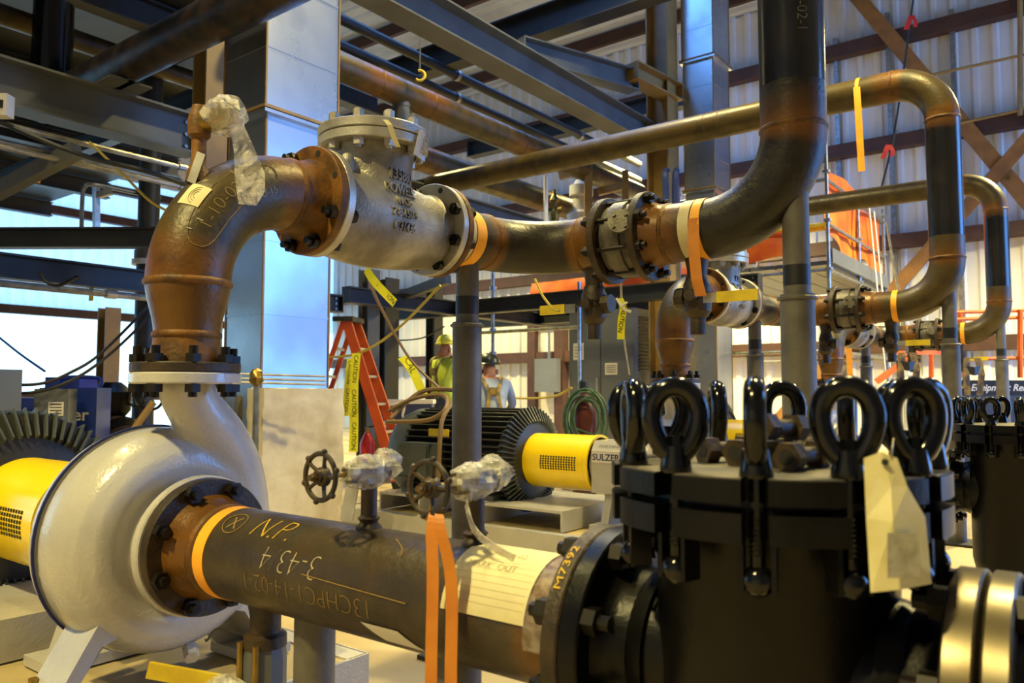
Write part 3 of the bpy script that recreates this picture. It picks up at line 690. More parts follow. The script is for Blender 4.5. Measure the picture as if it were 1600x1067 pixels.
# tags wired to the bonnet
c0 = Vector((XP + 0.187 * math.cos(-0.55), YN + 0.187 * math.sin(-0.55), 1.872))
MB().strip([c0, c0 + Vector((0.02, 0.0, -0.02)), c0 + Vector((0.022, 0.02, -0.06)), c0 + Vector((0.024, 0.035, -0.085))], Vector((0.006, 0.006, 0))).build('wire_tag', 'paper', cv, 0)
c1 = Vector((XP + 0.19 * math.cos(0.15), YN + 0.19 * math.sin(0.15), 1.868))
tg = MB().prism([(-0.02, 0.005), (-0.01, 0.02), (0.01, 0.02), (0.02, 0.005), (0.02, -0.075), (-0.02, -0.075)], c1 + Vector((0.004, 0.01, -0.02)), Vector((-0.15, 0.92, -0.2)).normalized(), Vector((0.05, 0.25, 0.95)).normalized(), (1, 0, 0), 0.001).build('paper_tag', 'plastic_white', cv, 0)
text_on('tag_print', 'POWELL', 0.017, lambda x, y, z: Vector(c1) + Vector((0.0062, 0.013, -0.05)) + Vector((0.05, 0.25, 0.95)).normalized() * (-x) + Vector((-0.15, 0.92, -0.2)).normalized() * y, 'ink', tg)

# ---- elbow spool between check valve and butterfly valve
def turn_spool(label, ext=0.0):
    t = thing('turn_spool', (XP, 2.12, ZD - R8), label, 'pipe', 'spools after the check valves')
    flange(MB(), (XP, 2.122 - ext, ZD), (0, 1, 0), 0.1715, 0.029).build('flange', 'rust', t)
    bolt_ring(t, (XP, 2.151 - ext, ZD), (0, 1, 0), 0.149, 8, PI / 8, L=0.035)
    pts = [(XP, 2.15 - ext, ZD), (XP, 2.2 - ext, ZD), (XP, 2.3, ZD)] + arc((XP + RE, YR - RE, ZD), (-1, 0, 0), (0, 1, 0), RE, 0, PI / 2, 26) + [(-1.66, YR, ZD), (-1.64, YR, ZD), (-1.6, YR, ZD), (-1.565, YR, ZD)]
    rad = [0.13, 0.112, R8] + [R8] * 27 + [R8, R8, 0.114, 0.132]
    MB().tube(pts, rad, 48, rust=rusts(pts, [((XP, 2.4, ZD), 0.07), ((-1.667, YR, ZD), 0.07), ((-1.58, YR, ZD), 0.09), ((XP, 2.15 - ext, ZD), 0.07)], 0.05)).build('pipe_elbow', 'pipe', t, 60)
    weld(t, (XP, YR - RE, ZD), (0, 1, 0), R8); weld(t, (XP + RE, YR, ZD), (1, 0, 0), R8)
    band(t, 'white_tape', (XP, 2.188 - ext, ZD), (0, 1, 0), 0.1125, 0.045, 'tape_white')
    band(t, 'orange_tape', (XP, 2.24 - ext, ZD), (0, 1, 0), 0.1115, 0.055, 'tape_yellow_orange')
    flange(MB(), (-1.567, YR, ZD), (1, 0, 0), 0.1715, 0.03).build('flange', 'rust_dark', t)
    bolt_ring(t, (-1.567, YR, ZD), (-1, 0, 0), 0.149, 8, PI / 8, L=0.035)
    MB().lathe((-1.632, YR, ZD - R8 + 0.012), (0, 0, -1), [(0, 0.045), (0.03, 0.04), (0.05, 0.036), (0.075, 0.036)], 24).build('drain_boss', 'rust_dark', t)
    return t
ts = turn_spool('black pipe bend with orange and white tape between check valve and wafer valve')
mb = MB()
text_on('chalk_writing', '(X)', 0.04, lambda x, y, z: (XP + 0.21 + x, YR - 0.0 - (R8 + 0.0015) * math.sin(0.55 + y / R8), ZD - (R8 + 0.0015) * math.cos(0.55 + y / R8)), 'chalk_tan', ts)

# ---- wafer butterfly valve
def wafer(label):
    t = thing('butterfly_valve', (-1.461, YR, ZD - 0.15), label, 'valve', 'wafer butterfly valves')
    MB().lathe((-1.532, YR, ZD), (1, 0, 0), [(0, 0.13), (0.006, 0.14), (0.03, 0.142), (0.034, 0.15), (0.094, 0.15), (0.098, 0.142), (0.128, 0.14), (0.134, 0.13)], 44).build('wafer_body', 'wafer_gray', t)
    for k in range(8):
        a = 2 * PI * k / 8 + PI / 8; q = Vector((-1.461, YR + 0.147 * math.cos(a), ZD + 0.147 * math.sin(a)))
        MB().cyl(q - Vector((0.074, 0, 0)), q + Vector((0.066, 0, 0)), 0.009, n=8).build('tie_rod', 'black_bolt', t)
    n_ = Vector((0.25, -0.95, 0.2)).normalized(); c = Vector((-1.461, YR, ZD)) + n_ * 0.13
    MB().cyl(c, c + n_ * 0.04, 0.036, n=20).build('stem_boss', 'wafer_gray', t)
    pl = MB().cyl(c + n_ * 0.04, c + n_ * 0.054, 0.046, n=28).build('mounting_pad', 'wafer_gray', t)
    u, v, d = frame(n_)
    for k in range(4):
        a = PI / 4 + k * PI / 2; q = c + n_ * 0.053 + u * 0.032 * math.cos(a) + v * 0.032 * math.sin(a); MB().hexn(q, q + n_ * 0.008, 0.008).build('pad_bolt', 'wafer_gray', pl, 0)
    return t
wf = wafer('grey wafer butterfly valve between dark flanges in the foreground line')

# ---- riser spool: flange, tape, elbow, riser
def riser_spool(label, ztop, extra, em='pipe', white=True):
    t = thing('riser_pipe', (XV, YR, ZD - 0.1), label, 'pipe', 'riser pipes')
    flange(MB(), (-1.396, YR, ZD), (1, 0, 0), 0.1715, 0.03).build('flange', 'rust_dark', t)
    bolt_ring(t, (-1.366, YR, ZD), (1, 0, 0), 0.149, 8, PI / 8, L=0.04)
    pts = [(-1.367, YR, ZD), (-1.33, YR, ZD), (-1.29, YR, ZD), (-1.25, YR, ZD), (-1.2, YR, ZD), (-1.16, YR, ZD)] + arc((XV - RE, YR, ZD + RE), (0, 0, -1), (1, 0, 0), RE, 0, PI / 2, 26) + [(XV, YR, 1.95), (XV, YR, 2.05)]
    rad = [0.134, 0.118, 0.111] + [R8] * 32
    MB().tube(pts, rad, 48, rust=rusts(pts, [((-1.32, YR, ZD), 0.14), ((XV, YR, ZD + RE), 0.07)], 0.02)).build('elbow', em, t, 60)
    weld(t, (-1.29, YR, ZD), (1, 0, 0), 0.111); weld(t, (XV, YR, ZD + RE), (0, 0, 1), R8)
    p3 = densify([(XV, YR, 2.05), (XV, YR, ztop - RE)], 0.1)
    p2 = arc((XV - RE, YR, ztop - RE), (1, 0, 0), (0, 0, 1), RE, 0, PI / 2, 20) + densify([(XV - RE - 0.02, YR, ztop), (extra, YR, ztop)], 0.15)
    MB().tube(p2, R8, 44, rust=rusts(p2, [((XV, YR, ztop - RE), 0.1), ((XV - RE, YR, ztop), 0.1)], 0.1)).build('top_bend', 'pipe_bronze', t, 60)
    MB().tube(p3, R8, 44, rust=rusts(p3, [((XV, YR, ztop - RE), 0.1)])).build('riser', 'pipe_smooth', t, 60)
    weld(t, (XV, YR, ztop - RE), (0, 0, 1), R8); weld(t, (XV - RE, YR, ztop), (-1, 0, 0), R8)
    for q in (-2.4, -2.52): weld(t, (q, YR, ztop), (-1, 0, 0), R8 - 0.003, 'pipe_bronze')
    if white: band(t, 'white_tape', (-1.215, YR, ZD), (1, 0, 0), R8 + 0.001, 0.042, 'tape_white')
    band(t, 'orange_tape', (-1.168, YR, ZD), (1, 0, 0), R8 + 0.0015, 0.036, 'tape_yellow_orange')
    MB().lathe((-1.19, YR, ZD - R8 + 0.012), (0, 0, -1), [(0, 0.045), (0.03, 0.04), (0.05, 0.036), (0.075, 0.036)], 24).build('drain_boss', 'rust_dark', t)
    return t
rs = riser_spool('large dark riser pipe curving upward in the right foreground', 3.36, -1.6)
# long orange tail of the tape on the near riser spool
MB().strip([(-1.15, YR - R8 - 0.003, ZD + 0.02), (-1.148, YR - R8 - 0.008, ZD - 0.1), (-1.14, YR - R8 - 0.006, ZD - 0.2), (-1.13, YR - R8 + 0.005, ZD - 0.26)], Vector((0.02, 0.002, 0))).build('tape_tail', 'ribbon_orange', rs, 0)
text_on('chalk_writing', '1-10-02-1', 0.05, lambda x, y, z: (XV + (R8 + 0.001) * math.cos(-0.95 + y / R8), YR + (R8 + 0.001) * math.sin(-0.95 + y / R8), 2.3 - x), 'stand_gray', rs, sub=1)

# ---- small drain ball valves below the line
def drain_valve(x, side, label):
    t = thing('drain_valve', (x, YR, 1.21), label, 'valve', 'drain valves')
    MB().lathe((x, YR, 1.425), (0, 0, -1), [(0, 0.04), (0.02, 0.045), (0.03, 0.05), (0.06, 0.052), (0.065, 0.046), (0.085, 0.046), (0.09, 0.052), (0.13, 0.05), (0.15, 0.036), (0.155, 0.029), (0.215, 0.029)], 12).build('body', 'cast_brown', t, 30)
    q = Vector((x, YR - 0.045, 1.35)); MB().cyl(q, q + Vector((0, -0.03, 0)), 0.022, n=14).build('stem', 'cast_brown', t)
    bn = Vector((x - side * 0.045, YR, 1.35)); MB().cyl(bn, bn - Vector((side * 0.035, 0, 0)), 0.038, n=8).build('bonnet', 'cast_brown', t, 0)
    lv = Vector((x + side * 0.05, YR - 0.06, 1.335))
    MB().bar(lv, lv + Vector((side * 0.06, 0, 0)), 0.008, 0.034).build('lever_arm', 'alu', t, 0)
    MB().bar(lv + Vector((side * 0.05, 0, 0)), lv + Vector((side * (0.2 if side > 0 else 0.17), 0.0, 0)), 0.014, 0.038).build('lever_grip', 'yellow_lever', t, 0)
    return t
d1 = drain_valve(-1.632, -1, 'brown drain valve with yellow lever pointing left, under the wafer valve')
d2 = drain_valve(-1.19, 1, 'brown drain valve with yellow lever pointing right, under the taped spool')
# the caution streamer tied to the first drain valve
p = Vector((-1.632, YR - 0.075, 1.37))
def streamer(name, pts, wv, label, txts=(), m='caution_yellow'):
    t = thing(name, pts[-1], label, 'tape'); pts = [Vector(q) for q in pts]
    st = MB().strip(smooth_path(pts, 4), Vector(wv), 0.001).build('tape_strip', m, t, 0)
    for (s_, sz) in txts:
        i = s_ * (len(pts) - 1); k = min(int(i), len(pts) - 2); a = pts[k].lerp(pts[k + 1], i - k); d = (pts[k + 1] - pts[k]).normalized()
        wn = Vector(wv).normalized(); nn = d.cross(wn).normalized()
        if nn.dot(CAM - a) < 0: nn = -nn
        yy = nn.cross(d).normalized()
        text_on('tape_print', 'CAUTION', sz, lambda x, y, z: a + d * x + yy * y + nn * 0.0025, 'ink', t)
    return t
cu_ = at(972, 475, 2.95)
streamer('caution_streamer', [at(968, 466, 2.95), at(974, 482, 2.94), at(971, 500, 2.94), at(970, 530, 2.94)], RT * 0.014, 'yellow caution streamer hanging beside the near drain valve', [(0.62, 0.024)])
mb = MB(); mb.tube([at(966, 470, 2.93), at(976, 484, 2.92), at(986, 487, 2.92)], 0.006, 6); mb.tube([at(963, 466, 2.93), at(972, 478, 2.92), at(980, 472, 2.92)], 0.005, 6)
tag(ground_origin(mb.build('cable_tie', 'plastic_white')), 'white cable tie knot on the caution streamer', 'tie')

# ---- support posts
def post(x, y, ztop, zcol, label):
    t = thing('support_post', (x, y, 0), label, 'post', 'pipe support posts')
    MB().cyl((x, y, zcol - 0.02), (x, y, ztop), 0.0445, n=28).build('inner_pipe', 'stand_gray', t)
    MB().cyl((x, y, zcol + 0.03), (x, y, zcol + 0.1), 0.0452, n=28).build('black_band', 'rubber', t)
    MB().cyl((x, y, 0.015), (x, y, zcol), 0.057, n=32).build('sleeve', 'stand_gray', t)
    MB().lathe((x, y, zcol - 0.02), (0, 0, 1), [(0, 0.06), (0.004, 0.066), (0.01, 0.066), (0.014, 0.06)], 28).build('collar', 'stand_gray', t)
    m_ = MB(); m_.bx(x - 0.13, x + 0.13, y - 0.13, y + 0.13, 0, 0.016); m_.build('base_plate', 'steel_dark', t, 0)
    return t
pA = post(XP, 2.31, ZD - 0.1, 1.27, 'grey support post under the taped end of the black pipe bend')
pB = post(XV, YR, ZD + 0.11, 1.33, 'grey support post under the elbow of the large riser pipe')

# ---- vent valve wrapped in film on the elbow
vx, vy = XP, 1.168
vt = thing('vent_valve', (vx, vy, 1.57), 'small rusty vent valve wrapped in clear plastic on the elbow top', 'valve')
MB().lathe((vx, vy, 1.575), (0, 0, 1), [(0, 0.034), (0.03, 0.03), (0.05, 0.02), (0.12, 0.02), (0.13, 0.03), (0.17, 0.032), (0.2, 0.024), (0.215, 0.02)], 18).build('body', 'rust', vt)
MB().cyl((vx, vy, 1.74), (vx + 0.09, vy + 0.03, 1.75), 0.028, 0.034, n=14).build('bonnet', 'brass', vt)
MB().prism([(-0.014, 0), (0.014, 0), (0.014, -0.09), (-0.014, -0.09)], (vx + 0.03, vy - 0.01, 1.65), (0.6, 0.5, -0.3), (0.1, 0.25, 0.95), (0.7, -0.7, 0), 0.002).build('valve_tag', 'alu', vt, 0)
def crumple(mb, c, rx, ry, rz, seed, n=16, m=10, amp=0.22):
    rnd = random.Random(seed); R = []; c = Vector(c)
    for j in range(m + 1):
        th = PI * j / m; row = []
        for i in range(n):
            ph = 2 * PI * i / n; k = 1 + (rnd.random() - 0.5) * 2 * amp; s_ = max(math.sin(th), 0.02)
            row.append(mb.vert(c + Vector((rx * s_ * math.cos(ph) * k, ry * s_ * math.sin(ph) * k, rz * math.cos(th) * (1 + (rnd.random() - 0.5) * amp)))))
        R.append(row)
    mb.quadgrid(R); return mb
fm = crumple(MB(), (vx + 0.075, vy + 0.03, 1.755), 0.062, 0.055, 0.055, 3).build('plastic_wrap', 'film', vt, 20)
MB().strip([(vx + 0.1, vy + 0.05, 1.73), (vx + 0.118, vy + 0.065, 1.66), (vx + 0.122, vy + 0.08, 1.6), (vx + 0.128, vy + 0.08, 1.55), (vx + 0.122, vy + 0.075, 1.51)], [Vector((0.012, 0.016, 0)), Vector((0.018, 0.022, 0)), Vector((0.026, 0.03, 0)), Vector((0.022, 0.03, 0)), Vector((0.012, 0.02, 0))]).build('plastic_tail', 'film', fm, 30)
# ------------------------------------------------------------------ centrifugal pump
def pump(label):
    t = thing('centrifugal_pump', (XP, YP, 0.24), label, 'pump', 'white centrifugal pumps')
    mb = MB()
    prof = [(-2.13, 0.06), (-2.13, 0.285), (-2.122, 0.296), (-2.06, 0.298), (-2.02, 0.292), (-1.975, 0.27), (-1.945, 0.235), (-1.938, 0.2), (-1.95, 0.165), (-1.94, 0.145), (-1.915, 0.135), (-1.885, 0.135)]
    mb.lathe((0, YP, ZS), (1, 0, 0), prof, 64)
    # volute bulge growing towards the discharge, and the curved discharge neck
    pts = []; rad = []
    for k in range(28):
        s_ = k / 27; a = math.radians(115 + 245 * s_)
        pts.append((-2.035, YP + 0.205 * math.cos(a), ZS + 0.205 * math.sin(a))); rad.append(0.072 + 0.03 * s_)
    mb.tube(pts, rad, 20)
    neck = smooth_path([(-2.03, YP + 0.205, ZS - 0.06), (-2.03, YP + 0.2, ZS + 0.06), (-2.02, YP + 0.175, ZS + 0.17), (-2.0, YP + 0.115, ZS + 0.265), (-1.98, YP + 0.045, ZS + 0.335), (XP, YP + 0.005, ZS + 0.395), (XP, YP, 1.03)], 5)
    m_ = len(neck); mb.tube(neck, [0.098 - 0.026 * min(1, i / (m_ * 0.7)) for i in range(m_)], 24)
    o = mb.build('volute_casing', 'white_paint', t, 0)
    r = o.modifiers.new('r', 'REMESH'); r.mode = 'VOXEL'; r.voxel_size = 0.0085; r.use_smooth_shade = True
    s_ = o.modifiers.new('s', 'SMOOTH'); s_.factor = 0.6; s_.iterations = 5
    flange(MB(), (XP, YP, 1.021), (0, 0, 1), 0.141, 0.03, bevel=0.004).build('discharge_flange', 'white_paint', t)
    for k in range(8):
        a = 2 * PI * k / 8 + PI / 8; q = Vector((XP + 0.1205 * math.cos(a), YP + 0.1205 * math.sin(a), 1.021)); bolt(MB(), q, (0, 0, -1), L=0.034).build('bolt', 'black_bolt', t, 0)
    flange(MB(), (-1.893, YP, ZS), (1, 0, 0), 0.178, 0.028, bevel=0.004).build('suction_flange', 'white_paint', t)
    MB().lathe((-2.136, YP, ZS), (1, 0, 0), [(0, 0.297), (0.0, 0.3035), (0.006, 0.3035), (0.006, 0.297)], 64, False, False).build('gasket_ring', 'blue_ink', t)
    MB().lathe((-2.165, YP, ZS), (1, 0, 0), [(0, 0.2), (0, 0.296), (0.03, 0.299)], 56).build('casing_cover', 'white_paint', t)
    q = Vector((-1.985, YP + 0.04, 0.318)); MB().hexn(q, q + Vector((0.03, -0.012, -0.02)), 0.02).build('drain_plug', 'white_paint', t, 0)
    # casing feet
    for sy in (-1, 1):
        f_ = MB(); a = Vector((-2.04, YP + sy * 0.16, 0.40)); b_ = Vector((-2.04, YP + sy * 0.235, 0.265))
        f_.prism([(sy * 0.08, 0.17), (sy * 0.2, 0.2), (sy * 0.31, 0.02), (sy * 0.19, 0.02)], (-2.115, YP, 0.248), (0, 1, 0), (0, 0, 1), (1, 0, 0), 0.02); f_.prism([(sy * 0.08, 0.17), (sy * 0.2, 0.2), (sy * 0.31, 0.02), (sy * 0.27, 0.02), (sy * 0.2, 0.13)], (-2.095, YP, 0.248), (0, 1, 0), (0, 0, 1), (1, 0, 0), 0.12)
        f_.box((-2.04, YP + sy * 0.265, 0.254), (0.19, 0.14, 0.028)); ft = f_.build('foot', 'white_paint', t, 30)
        for dx in (-0.06, 0.06): bolt(MB(), (-2.04 + dx, YP + sy * 0.3, 0.268), (0, 0, 1), 0.014, 0.04).build('foot_bolt', 'brass', ft, 0)
    f_ = MB(); f_.bar((-2.36, YP - 0.06, 0.5), (-2.36, YP - 0.14, 0.26), 0.05, 0.03, (0, 1, 0)); f_.bar((-2.36, YP + 0.06, 0.5), (-2.36, YP + 0.14, 0.26), 0.05, 0.03, (0, 1, 0)); f_.bx(-2.44, -2.28, YP - 0.19, YP + 0.19, 0.24, 0.268); f_.bar((-2.36, YP - 0.13, 0.3), (-2.36, YP + 0.13, 0.3), 0.03, 0.08)
    f_.build('frame_foot', 'white_paint', t, 0)
    # bearing frame with a sloping top, and its nameplate
    f_ = MB(); f_.prism([(-0.135, -0.16), (0.135, -0.16), (0.135, 0.085), (0.095, 0.145), (-0.095, 0.145), (-0.135, 0.085)], (-2.455, YP, ZS), (0, 1, 0), (0, 0, 1), (1, 0, 0), 0.24)
    f_.cyl((-2.22, YP, ZS), (-2.14, YP, ZS), 0.14, 0.18, n=32); fr = f_.build('bearing_frame', 'white_paint', t, 30)
    MB().lathe((-2.485, YP, ZS), (1, 0, 0), [(0, 0.1), (0.01, 0.125), (0.04, 0.125)], 30).build('frame_ring', 'white_paint', t)
    np_ = MB(); np_.bx(-2.45, -2.26, YP - 0.139, YP - 0.1345, ZS + 0.018, ZS + 0.08); np_.build('nameplate', 'plastic_white', fr, 0)
    text_on('nameplate_print', 'SULZER', 0.053, lambda x, y, z: (-2.355 + x, YP - 0.1395, ZS + 0.049 + y), 'blue_ink', t, bold=0.0012)
    tp = Vector((-2.46, YP - 0.1075, ZS + 0.1095)); dv = Vector((0, 0.035, 0.055)).normalized()
    text_on('cast_lettering', 'WORTHING', 0.026, lambda x, y, z: (-2.34 + x, YP - 0.118 + dv.y * y - 0.002, ZS + 0.115 + dv.z * y), 'steel_gray', t)
    return t
pm = pump('white centrifugal pump with curved discharge neck in the left foreground')

def guard(label):
    x0, x1, r = -3.02, -2.47, 0.17
    t = thing('coupling_guard', ((x0 + x1) / 2, YP, 0.24), label, 'guard', 'yellow coupling guards')
    MB().lathe((0, YP, ZS), (1, 0, 0), [(x0, r - 0.05), (x0, r + 0.012), (x0 + 0.02, r + 0.016), (x0 + 0.045, r + 0.004), (x0 + 0.09, r), (x1 - 0.03, r), (x1 - 0.025, r + 0.004), (x1, r + 0.004), (x1, r - 0.012), (x1 - 0.02, r - 0.012)], 56, False, False).build('guard_shell', 'yellow_paint', t)
    # perforated vent: rows of dark slots on the side
    for ix in range(14):
        mb = MB()
        for iy in range(6):
            a = -PI + 0.24 - iy * 0.085
            xa = -2.805 + ix * 0.019; R_ = []
            for x in (xa, xa + 0.012): R_.append([mb.vert((x, YP + (r + 0.0015) * math.cos(b), ZS + (r + 0.0015) * math.sin(b) * -1)) for b in (a - 0.03, a, a + 0.03)])
            mb.quadgrid(R_, False)
        mb.build('vent_slots', 'mesh_dark', t, 0)
    MB().cyl((x0 - 0.02, YP, ZS), (x1 + 0.04, YP, ZS), 0.05, n=20).build('shaft', 'machined', t)
    return t
gd = guard('yellow coupling guard beside the foreground pump at the left edge')

def motor(label):
    x0, x1, r = -4.05, -2.94, 0.275
    t = thing('electric_motor', ((x0 + x1) / 2, YP, 0.3), label, 'motor', 'finned electric motors')
    MB().lathe((0, YP, ZS), (1, 0, 0), [(x0 + 0.15, r - 0.02), (x1 - 0.1, r - 0.02), (x1 - 0.09, r + 0.035), (x1 - 0.05, r + 0.045), (x1 - 0.02, r - 0.03), (x1, r - 0.09)], 56).build('stator', 'motor_dark', t)
    for k in range(44):
        a = 2 * PI * k / 44
        if 0.62 * PI < (a + PI / 2) % (2 * PI) < 0.0: continue
        u_ = Vector((0, math.cos(a), math.sin(a)))
        if u_.z < -0.75: continue
        c = Vector((0, YP, ZS)); m_ = MB(); m_.bar(c + u_ * (r + 0.018) + Vector((x0 + 0.2, 0, 0)), c + u_ * (r + 0.018) + Vector((x1 - 0.06, 0, 0)), 0.009, 0.07, u_); m_.build('cooling_fin', 'motor_dark', t, 0)
    for k in range(60):                                             # radial fins of the end bell
        a = 2 * PI * k / 60; u_ = Vector((0, math.cos(a), math.sin(a))); c = Vector((x1 - 0.02, YP, ZS))
        m_ = MB(); m_.bar(c + u_ * 0.235 + Vector((0.004, 0, 0)), c + u_ * 0.328 - Vector((0.05, 0, 0)), 0.007, 0.05, (1, 0, 0)); m_.build('bell_fin', 'motor_gray', t, 0)
    MB().lathe((0, YP, ZS), (1, 0, 0), [(x0 - 0.02, 0.12), (x0 - 0.02, 0.2), (x0 + 0.03, 0.29), (x0 + 0.1, 0.315), (x0 + 0.22, 0.318), (x0 + 0.22, 0.3)], 48).build('fan_cowl', 'motor_gray', t)
    m_ = MB(); m_.bx(x0 + 0.28, x0 + 0.56, YP - 0.44, YP - 0.24, ZS - 0.12, ZS + 0.1); tb = m_.build('terminal_box', 'motor_gray', t, 0)
    m_ = MB(); m_.bx(x0 + 0.29, x0 + 0.55, YP - 0.452, YP - 0.44, ZS - 0.11, ZS + 0.09); m_.build('box_lid', 'motor_gray', tb, 0)
    m_ = MB(); m_.bx(x0 + 0.42, x0 + 0.6, YP - 0.29, YP - 0.285, ZS + 0.13, ZS + 0.19); m_.build('rating_plate', 'yellow_lever', t, 0)
    for sx in (x0 + 0.25, x1 - 0.2):
        for sy in (-1, 1):
            m_ = MB(); m_.bx(sx - 0.07, sx + 0.07, YP + sy * 0.16, YP + sy * 0.3, 0.36, 0.39); m_.bx(sx - 0.012, sx + 0.012, YP + sy * 0.14, YP + sy * 0.27, 0.39, 0.5); m_.build('foot', 'motor_gray', t, 0)
    return t
mo = motor('dark finned electric motor at the far left edge behind the yellow guard')

def baseplate(label):
    x0, x1, b = -4.35, -1.75, 0.46
    t = thing('pump_baseplate', ((x0 + x1) / 2, YP, 0), label, 'baseplate', 'pump baseplates')
    m_ = MB(); m_.bx(x0 - 0.15, x1 + 0.15, YP - b - 0.12, YP + b + 0.12, 0, 0.07); m_.build('concrete_pad', 'grout', t, 0)
    for sy in (-1, 1):
        m_ = MB(); y = YP + sy * b
        m_.bx(x0, x1, y - 0.006, y + 0.006, 0.07, 0.24); m_.bx(x0, x1, y - sy * 0.07, y, 0.228, 0.24); m_.bx(x0, x1, y - sy * 0.07, y, 0.07, 0.082); m_.build('side_channel', 'white_paint', t, 0)
    for x in (x0, x1): m_ = MB(); m_.bx(x - 0.006, x + 0.006, YP - b, YP + b, 0.07, 0.24); m_.build('end_plate', 'white_paint', t, 0)
    m_ = MB(); m_.bx(x0 + 0.01, x1 - 0.01, YP - b + 0.01, YP + b - 0.01, 0.07, 0.234); m_.build('grout_fill', 'grout', t, 0)
    for k, (xa, xb) in enumerate(((-4.0, -3.62), (-3.1, -2.5))):           # bent-plate motor pedestals, open at the end
        m_ = MB(); m_.bx(xa, xb, YP - 0.38, YP + 0.38, 0.345, 0.36); m_.bx(xa, xa + 0.014, YP - 0.38, YP + 0.38, 0.24, 0.345); m_.bx(xb - 0.014, xb, YP - 0.38, YP + 0.38, 0.24, 0.345); m_.build('motor_pedestal', 'white_paint', t, 0)
    return t
bp_ = baseplate('white baseplate filled with sandy grout under the foreground pump')

# ------------------------------------------------------------------ suction line
def suction_spool(label):
    t = thing('suction_pipe', (-1.3, YP, ZS - R8), label, 'pipe', 'suction pipes')
    flange(MB(), (-1.863, YP, ZS), (1, 0, 0), 0.1715, 0.029).build('flange', 'rust_dark', t)
    bolt_ring(t, (-1.834, YP, ZS), (1, 0, 0), 0.149, 8, PI / 8, L=0.036)
    pts = densify([(-1.834, YP, ZS), (-0.68, YP, ZS)], 0.03); rad = [max(R8, 0.132 - 0.35 * (p.x + 1.834)) for p in pts]
    rad = [min(r, R8 + max(0, 0.022 * (1 - (p.x + 1.834) / 0.07))) if p.x > -1.84 else r for r, p in zip(rad, pts)]
    MB().tube(pts, rad, 56, rust=rusts(pts, [((-1.82, YP, ZS), 0.13), ((-0.70, YP, ZS), 0.12)], 0.1)).build('pipe', 'pipe_brown', t, 60)
    weld(t, (-1.76, YP, ZS), (1, 0, 0), R8)
    band(t, 'orange_tape', (-1.735, YP, ZS), (1, 0, 0), R8, 0.042, 'tape_yellow_orange')
    flange(MB(), (-0.692, YP, ZS), (1, 0, 0), 0.1715, 0.03).build('flange', 'cast_brown', t)
    bolt_ring(t, (-0.692, YP, ZS), (-1, 0, 0), 0.149, 8, PI / 8, L=0.036)
    return t
sp = suction_spool('dark brown suction pipe with chalk writing across the foreground')
def on_suction(x0, a0, flip=1):
    """a0: angle from the top of the pipe towards the viewer"""
    def fn(x, y, z):
        a = a0 - flip * y / R8; rr = R8 + 0.0013 + z
        return (x0 + flip * x, YP - rr * math.sin(a), ZS + rr * math.cos(a))
    return fn
text_on('chalk_writing', 'N.P.', 0.085, on_suction(-1.49, 0.62), 'chalk_yellow', sp, sub=2, shear=0.3, bold=-0.0024)
MB().tube([on_suction(-1.635, 0.62)(0.036 * math.cos(k * PI / 12), 0.03 * math.sin(k * PI / 12), 0) for k in range(24)], 0.0014, 5, loop=True).build('chalk_loop', 'chalk_tan', sp)
text_on('chalk_writing', 'X', 0.05, on_suction(-1.635, 0.64), 'chalk_tan', sp, sub=1)
text_on('chalk_writing', '3-43/4', 0.075, on_suction(-1.375, 1.2, -1), 'chalk_white', sp, sub=2, shear=0.2, bold=-0.0022)
text_on('chalk_writing', '13CHPC1-14-02-1', 0.055, on_suction(-1.33, 1.72, -1), 'chalk_tan', sp, sub=2, bold=-0.0016)
MB().tube([on_suction(-1.33 + 0.012 * k, 1.38 + 0.004 * k)(0, 0, 0) for k in range(26)], 0.0013, 5).build('chalk_stroke', 'chalk_tan', sp)
MB().tube([on_suction(-1.13 + 0.05 * math.sin(k / 11 * PI / 2), 0.35 + 0.035 * k)(0, 0, 0) for k in range(12)], 0.0013, 5).build('chalk_stroke', 'chalk_tan', sp)
text_on('chalk_writing', 'M7392', 0.03, lambda x, y, z: (-0.677 - y * 0.6, YP - (0.1735) * math.sin(0.75 - x / 0.172), ZS + 0.1735 * math.cos(0.75 - x / 0.172)), 'chalk_yellow', sp, sub=1)
# note sheet taped round the pipe
def patch(name, x0, x1, a0, a1, m, par, off=0.002, skew=0.0, n=20, wav=0.0):
    mb = MB(); R_ = []
    for j in range(n + 1):
        a = a0 + (a1 - a0) * j / n; o_ = off + (0.012 if j < 2 and wav else 0) * (2 - j) * wav
        R_.append([mb.vert((x0 + (x1 - x0) * i / 6 + skew * (j / n) + wav * 0.004 * math.sin(3 * i), YP - (R8 + o_) * math.sin(a), ZS + (R8 + o_) * math.cos(a))) for i in range(7)])
    mb.quadgrid(R_, False); return mb.build(name, m, par, 60)
ns = patch('note_sheet', -0.945, -0.765, -0.1, 1.42, 'paper', sp, 0.003, 0.0, 20, 0.0)
for k in range(9): patch('ruled_line', -0.94, -0.77, 0.35 + k * 0.11, 0.354 + k * 0.11, 'paper_line', ns, 0.0042, 0, 1)
text_on('handwriting', 'ISO 1-10-02', 0.02, lambda x, y, z: on_suction(-0.86, 0.32)(x, y, 0.003), 'paper_line', ns, bold=-0.0004)
text_on('handwriting', 'MARK  OUT', 0.02, lambda x, y, z: on_suction(-0.865, 0.62)(x, y, 0.003), 'paper_line', ns, bold=-0.0004)
patch('clear_tape', -0.765, -0.72, 0.1, 1.75, 'clear_film', sp, 0.0045)
patch('foil_sticker', -1.16, -1.06, 2.0, 2.35, 'plastic_white', sp, 0.002, 0.05, 6)

